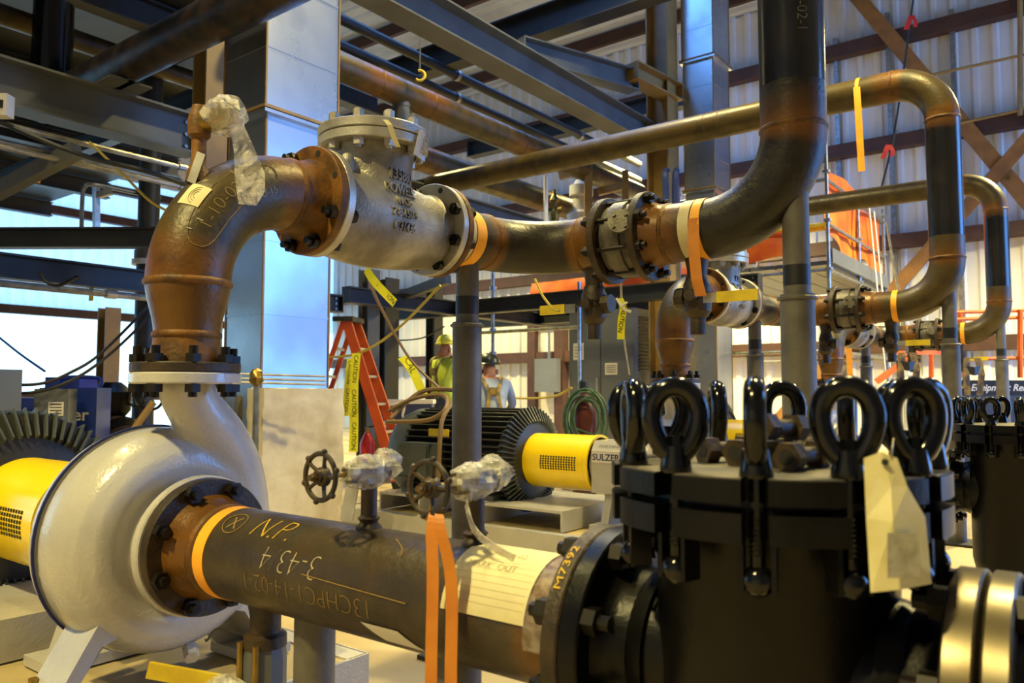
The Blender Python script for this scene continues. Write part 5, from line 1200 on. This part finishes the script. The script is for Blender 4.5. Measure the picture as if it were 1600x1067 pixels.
for (xa, za, sx, sz) in ((cx - 0.9, 1.42, 0.16, 0.22), (cx - 0.42, 1.22, 0.18, 0.15)):
    m_ = MB(); m_.bx(xa, xa + sx, cy - 0.024, cy - 0.02, za, za + sz); n_ = m_.build('notice', 'plastic_white', t, 0)
    for q in range(4): m_ = MB(); m_.bx(xa + 0.02, xa + sx - 0.02, cy - 0.026, cy - 0.0235, za + sz * (0.2 + 0.18 * q), za + sz * (0.2 + 0.18 * q) + 0.008); m_.build('notice_line', 'ink', n_, 0)
# gas bottle with green hose
p = at(912, 612, 7.6); t = thing('gas_cylinder', (p.x, p.y, 0), 'dark red gas cylinder in front of the grey cabinet', 'cylinder')
MB().lathe((p.x, p.y, 0), (0, 0, 1), [(0, 0.1), (0.02, 0.115), (0.8, 0.115), (0.88, 0.1), (0.95, 0.06), (0.98, 0.035), (1.0, 0.035)], 28).build('shell', 'bottle_red', t)
MB().lathe((p.x, p.y, 1.0), (0, 0, 1), [(0, 0.03), (0.02, 0.045), (0.1, 0.045), (0.12, 0.025)], 14).build('valve_cap', 'rubber', t)
q = Vector((p.x, p.y, 0.8)) - FW * 0.14; pts = []
for k in range(150):
    a = 2 * PI * k / 19.7; r_ = 0.165 + 0.035 * math.sin(k * 0.041) + 0.02 * math.sin(k * 0.117); pts.append(q + RT * (r_ * math.cos(a) + 0.02 * math.sin(k * 0.09)) + Vector((0, 0, r_ * 1.45 * math.sin(a) - 0.06)) - FW * (0.03 * math.sin(k * 0.23)))
pts += [q + RT * 0.2 + Vector((0, 0, -0.25)), q + RT * 0.28 + Vector((0, 0, -0.4)), q + RT * 0.33 + Vector((0, 0, -0.75))]
o = MB().tube(pts, 0.0095, 7).build('hose_coil', 'hose_green', None); tag(ground_origin(o), 'coil of green hose hung on the gas cylinder', 'hose')
rope([at(800, 622, 9.5), at(840, 622, 9.0), at(870, 618, 8.2), at(893, 606, 7.6)], 0.014, 'rope_yellow', 'yellow hose stretched from the worker to the gas cylinder', 'hose')
# brown cable looped over the second motor
m2 = Vector((-3.75 + GX, YP + GL, ZS + 0.31))
rope([m2 + Vector((-0.25, -0.28, -0.1)), m2 + Vector((-0.15, -0.1, 0.08)), m2 + Vector((0.1, -0.05, 0.1)), m2 + Vector((0.3, -0.2, 0.05)), m2 + Vector((0.36, -0.42, -0.1)), m2 + Vector((0.36, -0.46, -0.5)), m2 + Vector((0.3, -0.5, -0.72))], 0.016, 'cable_tan', 'brown cable looped over the second motor', 'cable')
rope([m2 + Vector((-0.3, -0.25, -0.05)), m2 + Vector((-0.1, -0.2, 0.04)), m2 + Vector((0.15, -0.18, 0.06)), m2 + Vector((0.34, -0.36, -0.02)), m2 + Vector((0.2, -0.38, -0.1)), m2 + Vector((-0.2, -0.36, -0.12))], 0.016, 'cable_tan', 'second brown cable lying across the second motor', 'cable')

# ------------------------------------------------------------------ scaffold tower with orange tarpaulin
SX0, SX1, SY0, SY1, SZ = -4.6, -2.64, 9.85, 12.9, 2.55
t = thing('scaffold_tower', ((SX0 + SX1) / 2, (SY0 + SY1) / 2, 0), 'galvanized scaffold tower with deck behind the large riser', 'scaffold')
for x, y, h_ in ((SX1, SY0, 4.4), (SX1, 11.35, 3.6), (SX1, SY1, 3.8), (SX0, SY0, 3.8), (SX0, SY1, 3.8)):
    s_ = MB().cyl((x, y, 0.05), (x, y, h_), 0.024, n=10).build('standard', 'galv_tube', t)
    for z in (0.5, 1.5, 2.5, 3.1, 3.7):
        if z < h_: MB().lathe((x, y, z - 0.02), (0, 0, 1), [(0, 0.026), (0.0, 0.05), (0.03, 0.05), (0.03, 0.026)], 8, False, False).build('rosette', 'galv_tube', s_, 0)
    m_ = MB(); m_.bx(x - 0.075, x + 0.075, y - 0.075, y + 0.075, 0, 0.01); m_.build('foot_plate', 'galv_tube', s_, 0)
for z in (1.5, 2.48, 3.05, 3.6):
    MB().cyl((SX1, SY0, z), (SX1, SY1, z), 0.024, n=8).build('ledger', 'galv_tube', t)
    MB().cyl((SX0, SY0, z), (SX1, SY0, z), 0.024, n=8).build('ledger', 'yellow_lever' if z == 3.05 else 'galv_tube', t)
    MB().cyl((SX0, SY1, z), (SX1, SY1, z), 0.024, n=8).build('ledger', 'galv_tube', t)
for k in range(6):
    xa = SX0 + 0.02 + k * 0.322; m_ = MB(); m_.bx(xa, xa + 0.306, SY0, SY1, SZ, SZ + 0.05); m_.build('deck_board', 'cabinet_gray', t, 0)
m_ = MB(); m_.bx(SX1 + 0.03, SX1 + 0.05, SY0, SY1, SZ + 0.02, SZ + 0.2); m_.build('toe_board', 'cabinet_gray', t, 0)
MB().cyl((SX1 + 0.03, SY1, 3.7), (SX1 + 0.03, SY1 + 1.7, 1.4), 0.02, n=8).build('diagonal_tube', 'galv_tube', t)
def sheet(name, p0, du, dv, n, m_, amp, mat_, label, seed):
    rnd = random.Random(seed); mb = MB(); du = Vector(du); dv = Vector(dv); nn = du.cross(dv).normalized(); R = []; ph = [rnd.random() * 6 for _ in range(4)]
    F_ = lambda s_, q: amp * (math.sin(7 * s_ + ph[0] + 2 * q) + 0.6 * math.sin(13 * s_ + ph[1] - 3 * q) + 0.5 * math.sin(5 * q + ph[2]))
    for th_ in (0, 0.004):
        R = []
        for j in range(m_ + 1):
            q = j / m_; R.append([mb.vert(Vector(p0) + du * (i / n) + dv * q * (1 - 0.12 * (1 + math.sin(5 * i / n + ph[3]))) + nn * (F_(i / n, q) + th_)) for i in range(n + 1)])
        mb.quadgrid(R, False)
    o = mb.build(name, mat_, None, 60); tag(ground_origin(o), label, 'tarpaulin', 'orange tarpaulins'); return o
sheet('tarpaulin', (SX1 - 0.05, SY0 + 0.15, 3.8), (0, 1.6, 0), (0, 0, -1.1), 24, 10, 0.02, 'tarp_orange', 'orange tarpaulin on the scaffold rail nearest the riser', 1)
sheet('tarpaulin', (SX1 - 0.05, 11.5, 3.6), (0, 1.4, 0), (0, 0, -0.95), 24, 10, 0.02, 'tarp_orange', 'orange tarpaulin at the far end of the scaffold rail', 2)
sheet('tarpaulin', (SX0 + 0.1, SY0 + 0.06, 3.1), (1.5, 0, 0), (0, 0, -0.5), 24, 8, 0.02, 'tarp_orange', 'orange tarpaulin on the scaffold front behind the near riser elbow', 3)
sheet('tarpaulin', (-7.3, 10.1, 2.74), (2.9, 0, 0), (0, 0, -0.4), 30, 8, 0.025, 'tarp_orange', 'long orange tarpaulin lying on the platform behind the black pipe bend', 4)
# yellow pipe section and rope tangle on the scaffold deck
o = MB().cyl((-4.3, 10.4, 3.1), (-2.7, 10.4, 3.13), 0.045, n=10).build('yellow_tube', 'yellow_lever', None); tag(ground_origin(o), 'yellow tube lying across the scaffold', 'tube')
for k in range(2):
    o = MB().cyl((SX1 + 0.06, 11.75 + 0.28 * k, 3.6), (SX1 + 0.2, 11.8 + 0.33 * k, 1.2), 0.012, n=6).build('hanging_cord', 'plastic_white', None); tag(ground_origin(o), ['left white cord hanging from the scaffold', 'right white cord hanging from the scaffold'][k], 'cord')
# small scaffold behind the workers
p = at(770, 612, 10.7); t = thing('scaffold_bay', (p.x, p.y, 0), 'slim scaffold frame behind the two workers', 'scaffold')
MB().cyl((p.x, p.y, 0), (p.x, p.y, 2.8), 0.024, n=8).build('standard', 'galv_tube', t)
MB().cyl((p.x - 0.5, p.y, 1.82), (p.x + 1.4, p.y, 1.82), 0.024, n=8).build('ledger', 'galv_tube', t)
MB().cyl((p.x + 1.4, p.y, 0), (p.x + 1.4, p.y, 2.4), 0.024, n=8).build('standard', 'galv_tube', t)
for z in (1.5, 1.82, 2.4): MB().lathe((p.x, p.y, z), (0, 0, 1), [(0, 0.03), (0, 0.05), (0.05, 0.05), (0.05, 0.03)], 8, False, False).build('clamp', 'galv_tube', t, 0)
p = at_y(858, 612, YB - 0.35); t = thing('junction_box', (p.x, p.y, 0.7), 'grey junction box by the back wall door', 'box')
m_ = MB(); m_.bx(p.x - 0.3, p.x + 0.3, p.y - 0.15, p.y + 0.02, 1.0, 1.75); m_.build('enclosure', 'cabinet_gray', t, 0); MB().cyl((p.x, p.y, 1.75), (p.x, p.y, 3.2), 0.03, n=8).build('conduit', 'galv_tube', t)
# white transmitter on its channel frame above the pipe bend
t = thing('instrument_stand', at(903, 358, 10.7), 'white transmitter on a slotted channel frame above the black pipe bend', 'instrument')
a = at(919, 256, 10.5); b_ = at(919, 362, 10.5); MB().bar(a, b_, 0.14, 0.1, RT).build('channel', 'warm_tan_steel', t, 0)
MB().bar(at(874, 275, 10.7), at(912, 266, 10.6), 0.08, 0.1).build('channel', 'warm_tan_steel', t, 0)
MB().bar(at(935, 300, 10.7), at(975, 290, 10.6), 0.08, 0.1).build('channel', 'warm_tan_steel', t, 0)
MB().bar(at(977, 267, 10.6), at(977, 345, 10.6), 0.1, 0.08, RT).build('channel', 'warm_tan_steel', t, 0)
c = at(908, 322, 10.9); MB().lathe(c - Vector((0, 0, 0.24)), (0, 0, 1), [(0, 0.18), (0.12, 0.2), (0.17, 0.12), (0.36, 0.12), (0.38, 0.165), (0.52, 0.165), (0.54, 0.11), (0.6, 0.08)], 24).build('housing', 'plastic_white', t)
c = at(866, 322, 10.3); t = thing('root_valve', c - Vector((0, 0, 0.2)), 'brass root valve left of the white transmitter', 'valve')
MB().lathe(c - Vector((0, 0, 0.2)), (0, 0, 1), [(0, 0.06), (0.12, 0.075), (0.16, 0.045), (0.25, 0.045), (0.27, 0.075), (0.34, 0.03), (0.42, 0.022)], 12).build('body', 'brass', t)
MB().cyl(c + Vector((-0.14, 0, -0.06)), c + Vector((0.14, 0, -0.06)), 0.045, n=10).build('ends', 'brass', t)
o = MB().cyl(at(853, 275, 10.0), at(853, 362, 10.0), 0.03, n=8).build('white_conduit', 'plastic_white', None); tag(ground_origin(o), 'thin white vertical conduit left of the brass root valve', 'conduit')
# two blue-grey hoses by the tan column
for k, (u, lab) in enumerate(((1041, 'left dark hose hanging on the tan column'), (1056, 'right dark hose hanging on the tan column'))):
    rope([at(u, 345, 9.5), at(u - 1, 300, 9.5), at(u - 2 + 2 * k, 272, 9.5), at(u + 1, 266, 9.65)], 0.04, 'cooler_blue', lab, 'hose')

# ------------------------------------------------------------------ boom lift and sign at the right edge
bx_ = at(1555, 612, 9.6); t = thing('boom_lift', (bx_.x, bx_.y, 0), 'orange boom lift basket behind the third riser', 'lift')
W = RT; base = bx_
for v in (486, 497, 560): MB().cyl(at(1492, v + 2, 9.5), at(1640, v - 2, 9.7), 0.022, n=8).build('rail', 'lift_orange', t)
for u in (1500, 1594): MB().cyl(at(u, 484, 9.6), at(u, 590, 9.6), 0.03, n=8).build('rail_post', 'lift_orange', t)
MB().bar(at(1370, 596, 9.6), at(1420, 560, 9.6), 0.06, 0.07).build('boom_arm', 'lift_orange', t, 0)
MB().bar(at(1395, 552, 9.6), at(1500, 550, 9.6), 0.06, 0.05).build('cross_bar', 'lift_orange', t, 0)
MB().cyl(at(1455, 552, 9.6), at(1455, 594, 9.6), 0.03, n=8).build('rail_post', 'lift_orange', t)
MB().box(Vector((bx_.x, bx_.y, 0.55)), (1.5, 1.0, 0.9), RZ).build('chassis', 'steel_dark', t, 20)
for s_ in (-0.5, 0.5): MB().cyl(Vector((bx_.x, bx_.y, 0.35)) + RT * s_ - FW * 0.75, Vector((bx_.x, bx_.y, 0.35)) + RT * s_ - FW * 0.5, 0.35, n=24).build('wheel', 'rubber', t)
o = MB().bar(at_z(1334, 700, 0), at(1325, 524, 8.2), 0.05, 0.06, RT).build('orange_prop', 'tape_yellow_orange', None, 0); tag(ground_origin(o), 'yellow-orange upright prop behind the second wafer valve', 'prop')
c = at(1562, 606, 8.2); t = thing('rental_banner', (c.x, c.y, 0.9), 'black banner with white Equipment Rental lettering at right', 'sign')
MB().box(c, (0.84, 0.02, 0.16), RZ).build('board', 'ink', t, 0)
text_on('banner_print', 'Equipment Rental', 0.1, lambda x, y, z: c + RT * (x * 0.96 + 0.03) + Vector((0, 0, y)) - FW * 0.0125, 'plastic_white', t, shear=0.3, bold=0.002)
MB().prism([(-0.03, -0.03), (0.03, 0.01), (0.0, 0.01), (0.02, 0.04), (-0.02, 0.0), (0.0, 0.0)], c - RT * 0.4 - FW * 0.0125, RT, (0, 0, 1), -FW, 0.002).build('banner_logo', 'yellow_lever', t, 0)
for s_ in (-0.4, 0.4): MB().bar(c + RT * s_ + FW * 0.02, Vector((c.x, c.y, 0)) + RT * s_ + FW * 0.02, 0.03, 0.03).build('leg', 'steel_dark', t, 0)
# safety harnesses hanging near the second riser
for k, (u, v, d) in enumerate(((1418, 578, 7.2), (1520, 585, 7.6))):
    c = at(u, v, d); t = thing('safety_harness', c - Vector((0, 0, 0.15)), ['black and yellow safety harness left of the second riser', 'black safety harness right of the second riser'][k], 'harness')
    for s_ in (-0.05, 0.05): MB().strip([c + RT * s_ + Vector((0, 0, 0.16)), c + RT * s_ * 1.5 - FW * 0.02, c + RT * s_ * 1.2 - Vector((0, 0, 0.2))], RT * 0.03, 0.01).build('strap', 'harness', t, 0)
    MB().strip([c - RT * 0.1 + Vector((0, 0, 0.05)), c - FW * 0.03 + Vector((0, 0, 0.03)), c + RT * 0.1 + Vector((0, 0, 0.05))], Vector((0, 0, 0.04)), 0.012).build('back_pad', 'rubber', t, 0)
    MB().cyl(c + Vector((0, 0, 0.15)), c + Vector((0, 0, 0.22)), 0.012, n=6).build('ring', 'galv_tube', t)

# ------------------------------------------------------------------ welder and valves at the left
p = at(120, 612, 5.6); Q = Matrix.Rotation(YAW + 0.25, 3, 'Z'); ex = Q @ Vector((1, 0, 0)); ey = Q @ Vector((0, 1, 0))
t = thing('welding_machine', (p.x, p.y, 0), 'blue welding machine with white lettering at left', 'welder'); c = Vector((p.x, p.y, 0))
MB().box(c + Vector((0, 0, 0.72)), (0.36, 0.4, 0.62), Q).build('case', 'machine_blue', t, 0)
text_on('brand_print', 'Miller', 0.12, lambda x, y, z: c - ey * 0.202 + ex * (x * 0.95 + 0.0) + Vector((0, 0, 0.84 + y)), 'plastic_white', t, bold=0.002)
MB().tube(smooth_path([c + ey * 0.1 + ex * a_ + Vector((0, 0, z)) for a_, z in ((-0.12, 1.02), (-0.12, 1.1), (0.12, 1.1), (0.12, 1.02))], 4), 0.014, 8).build('handle', 'machine_blue', t)
MB().box(c + Vector((0, 0, 0.32)), (0.4, 0.44, 0.1), Q).build('cart_tray', 'steel_dark', t, 0)
for a_ in (-0.14, 0.14):
    for b_ in (-0.2, 0.2): MB().cyl(c + ey * a_ + ex * (b_ - 0.02) + Vector((0, 0, 0.14)), c + ey * a_ + ex * (b_ + 0.02) + Vector((0, 0, 0.14)), 0.14, n=18).build('wheel', 'rubber', t)
p = at(88, 612, 5.2); c2_ = Vector((p.x, p.y, 0)); t = thing('wire_feeder', (p.x, p.y, 0), 'grey feeder box with a white label in front of the blue welder', 'box')
MB().box(c2_ + Vector((0, 0, 0.82)), (0.2, 0.2, 0.4), Q).build('case', 'cabinet_gray', t, 0)
MB().box(c2_ + Vector((-0.0, 0, 0.3)), (0.16, 0.16, 0.64), Q).build('stand', 'steel_dark', t, 0)
lb_ = MB().box(c2_ - ey * 0.103 + ex * 0.03 + Vector((0, 0, 0.89)), (0.09, 0.004, 0.09), Q).build('rating_label', 'plastic_white', t, 0)
for q in range(4): MB().box(c2_ - ey * 0.1055 + ex * 0.03 + Vector((0, 0, 0.86 + q * 0.02)), (0.07, 0.002, 0.006), Q).build('label_line', 'ink', lb_, 0)
p = at(-4, 612, 4.9); t = thing('control_box', (p.x, p.y, 0), 'grey control box at the left edge beside the welder', 'box')
m_ = MB(); m_.bx(p.x - 0.12, p.x + 0.1, p.y - 0.1, p.y + 0.1, 0.78, 1.14); m_.build('enclosure', 'cabinet_gray', t, 0); m_ = MB(); m_.bx(p.x - 0.03, p.x + 0.03, p.y - 0.03, p.y + 0.03, 0, 0.78); m_.build('pedestal', 'steel_dark', t, 0)
p = at(60, 590, 7.0); t = thing('blue_machine', (p.x, p.y, 0), 'blue machine behind the welder against the bright wall', 'machine')
MB().box((p.x, p.y, 0.8), (1.0, 0.5, 0.3), RZ).build('deck', 'machine_blue', t, 0); MB().box(Vector((p.x, p.y, 1.03)) + RT * 0.3, (0.3, 0.3, 0.2), RZ).build('engine_cover', 'machine_blue', t, 0); MB().cyl(Vector((p.x, p.y, 1.0)) - RT * 0.3, Vector((p.x, p.y, 1.14)) - RT * 0.3, 0.06, n=12).build('stack', 'steel_dark', t)
MB().box((p.x, p.y, 0.32), (0.8, 0.4, 0.64), RZ).build('frame', 'steel_dark', t, 0)
p = at(176, 612, 6.4); c = Vector((p.x, p.y, 0)); t = thing('background_valve', (p.x, p.y, 0), 'black valve and rusty flange in the background left of the white pump', 'valve')
MB().lathe((p.x, p.y, 0.55), (0, 0, 1), [(0, 0.12), (0.15, 0.12), (0.17, 0.18), (0.23, 0.18), (0.25, 0.1), (0.3, 0.14), (0.45, 0.15), (0.5, 0.1), (0.53, 0.06)], 20).build('body', 'black_paint', t)
MB().lathe(c + Vector((0, 0, 0.62)) - ex * 0.1, ex * 0.9 - ey * 0.5, [(0, 0.11), (0.14, 0.11), (0.14, 0.19), (0.19, 0.19), (0.19, 0.11), (0.45, 0.11)], 28).build('flanged_end', 'rust_dark', t)
MB().cyl(c, c + Vector((0, 0, 0.56)), 0.06, n=16).build('stand', 'steel_dark', t)
for k in range(3):
    q = c + RT * (0.2 + 0.06 * k) + Vector((0, 0, 0.95)); MB().tube(arc(q, RT, (0, 0, 1), 0.07 + 0.012 * k, 0, 1.9 * PI, 18), 0.012, 6).build('hose_loop', 'rubber', t)
pa_, pb_ = at(180, 712, 4.6), at(240, 628, 4.7); o = MB().cyl(pa_ + (pa_ - pb_) * (pa_.z / (pb_.z - pa_.z)), pb_, 0.022, n=10).build('prop_bar', 'warm_tan_steel', None); tag(ground_origin(o), 'slanting tan bar behind the white pump casing', 'bar')

# ------------------------------------------------------------------ the two workers
def person(name, base, face, pose, shirt, hat, label, drop=0.0):
    """one continuous skinned body; face = heading vector"""
    f_ = Vector(face).normalized(); r_ = Vector((f_.y, -f_.x, 0)); U = Vector((0, 0, 1)); b = Vector(base)
    P = lambda x, y, z: b + r_ * x + f_ * y + U * z
    t = thing(name, b, label, 'person')
    lean = pose
    hipz = 0.92; L = lambda z: lean * max(0, z - hipz)
    P = lambda x, y, z: b + r_ * x + f_ * y + U * (z - (drop if z > 0.7 else 0))
    J = {'pel': (P(0, 0, hipz), .15), 'wai': (P(0, L(1.1), 1.1), .14), 'che': (P(0, L(1.3), 1.3 - lean * .05), .17), 'nec': (P(0, L(1.48), 1.47 - lean * .1), .062), 'hea': (P(0, L(1.55) + .02, 1.56 - lean * .12), .085), 'top': (P(0, L(1.65) + .02, 1.68 - lean * .14), .08)}
    for s_, k in ((-1, 'l'), (1, 'r')):
        J['sh' + k] = (P(s_ * .19, L(1.4), 1.40 - lean * .08), .07); J['el' + k] = (P(s_ * .26, L(1.15) + .08 + lean * .15, 1.13), .05); J['wr' + k] = (P(s_ * .19, L(1.1) + .3 + lean * .1, 1.05 - lean * .1), .034); J['ha' + k] = (P(s_ * .17, L(1.1) + .38 + lean * .1, 1.04 - lean * .1), .036)
        J['hi' + k] = (P(s_ * .1, 0, .86), .1); J['kn' + k] = (P(s_ * (.12 + drop * .3), .04 + drop * 1.2, .48 + drop * .1), .066); J['an' + k] = (P(s_ * .13, 0, .09), .048); J['to' + k] = (P(s_ * .14, .17, .045), .04)
    E = [('pel', 'wai'), ('wai', 'che'), ('che', 'nec'), ('nec', 'hea'), ('hea', 'top')]
    for k in 'lr': E += [('che', 'sh' + k), ('sh' + k, 'el' + k), ('el' + k, 'wr' + k), ('wr' + k, 'ha' + k), ('pel', 'hi' + k), ('hi' + k, 'kn' + k), ('kn' + k, 'an' + k), ('an' + k, 'to' + k)]
    ks = list(J); me = bpy.data.meshes.new('body'); me.from_pydata([J[k][0] - b for k in ks], [(ks.index(a), ks.index(c)) for a, c in E], [])
    o = bpy.data.objects.new('body', me); COL.objects.link(o); sk = o.modifiers.new('skin', 'SKIN')
    for i, k in enumerate(ks): v = me.skin_vertices[0].data[i]; v.radius = (J[k][1], J[k][1]); v.use_root = (k == 'pel')
    ss = o.modifiers.new('sub', 'SUBSURF'); ss.levels = 2; ss.render_levels = 2
    bpy.context.view_layer.update(); dg = bpy.context.evaluated_depsgraph_get(); m2_ = bpy.data.meshes.new_from_object(o.evaluated_get(dg)); o.modifiers.clear(); o.data = m2_; o.parent = t
    for m_ in (shirt, 'jeans', 'skin', 'rubber'): m2_.materials.append(M[m_])
    for p_ in m2_.polygons:
        z = p_.center.z; z = z + (drop if z > 0.66 else 0); lat = abs(p_.center.dot(r_)); p_.use_smooth = True; fw_ = p_.center.dot(f_)
        p_.material_index = 3 if z < .1 else 1 if z < .95 and not (lat > .15 and z > 0.86) else 2 if z > 1.475 - lean * .12 else 0
        if 0.9 < z < 1.18 and lat > .14 and fw_ > L(1.1) + .14 + lean * .1: p_.material_index = 2
    hc = J['top'][0] - U * 0.015
    h_ = MB(); h_.lathe(hc, (0, 0, 1), [(-0.01, 0.135), (0.0, 0.14), (0.012, 0.125), (0.05, 0.118), (0.1, 0.085), (0.125, 0.03)], 22); ho = h_.build('hard_hat', hat, t)
    m_ = MB(); m_.box(hc + f_ * 0.13, (0.16, 0.09, 0.012), Matrix.Rotation(math.atan2(f_.y, f_.x) - PI / 2, 3, 'Z')); m_.build('peak', hat, ho, 0)
    hd = J['hea'][0]
    MB().sphere(hd + f_ * 0.1 + U * 0.0, 0.018, 8, 6).build('nose', 'skin', t)
    for s_ in (-1, 1):
        MB().sphere(hd + r_ * s_ * 0.088 + U * 0.005, 0.024, 8, 6, (0.6, 1, 1.3)).build('ear', 'skin', t); MB().sphere(hd + f_ * 0.083 + r_ * s_ * 0.032 + U * 0.03, 0.01, 8, 6).build('eye', 'ink', t)
        for q in range(5):
            hp = J['ha' + ('l' if s_ < 0 else 'r')][0]; off = r_ * ((q - 2) * 0.016) if q < 4 else r_ * (-s_ * 0.035)
            MB().tube([hp + off, hp + off + f_ * (0.05 if q < 4 else 0.03) - U * 0.01, hp + off + f_ * (0.08 if q < 4 else 0.045) - U * 0.035], [0.011, 0.009, 0.007], 7).build('finger', 'skin', t)
    MB().tube([hd + f_ * 0.086 - U * 0.035 + r_ * x for x in (-0.025, 0, 0.025)], 0.005, 6).build('mouth', 'bottle_red', t)
    # harness straps over the back and chest
    for s_ in (-1, 1):
        pts = [P(s_ * .09, L(1.0) - .15, 1.0), P(s_ * .05, L(1.25) - .19, 1.25), P(s_ * .1, L(1.42) - .14, 1.43 - lean * .05), P(s_ * .11, L(1.45) + .02, 1.485 - lean * .09), P(s_ * .1, L(1.35) + .17, 1.35)]
        MB().strip(smooth_path(pts, 4), r_ * 0.022, 0.008).build('harness_strap', 'harness', t, 0)
    MB().box(P(0, L(1.27) - .2, 1.27), (0.08, 0.02, 0.1), Matrix.Rotation(math.atan2(f_.y, f_.x) - PI / 2, 3, 'Z')).build('harness_plate', 'harness', t, 0)
    return t
p = at(691, 612, 10.6); person('person', (p.x, p.y, 0), (FW + RT * 0.8), 0.05, 'shirt_lime', 'hat_lime', 'worker in a lime shirt and yellow hard hat, half hidden by the post')
p = at(771, 612, 8.5); person('person', (p.x, p.y, -0.0), (FW - RT * 0.15), 0.55, 'shirt_gray', 'hat_dark', 'worker crouching forward in a grey shirt and dark hard hat', 0.27)
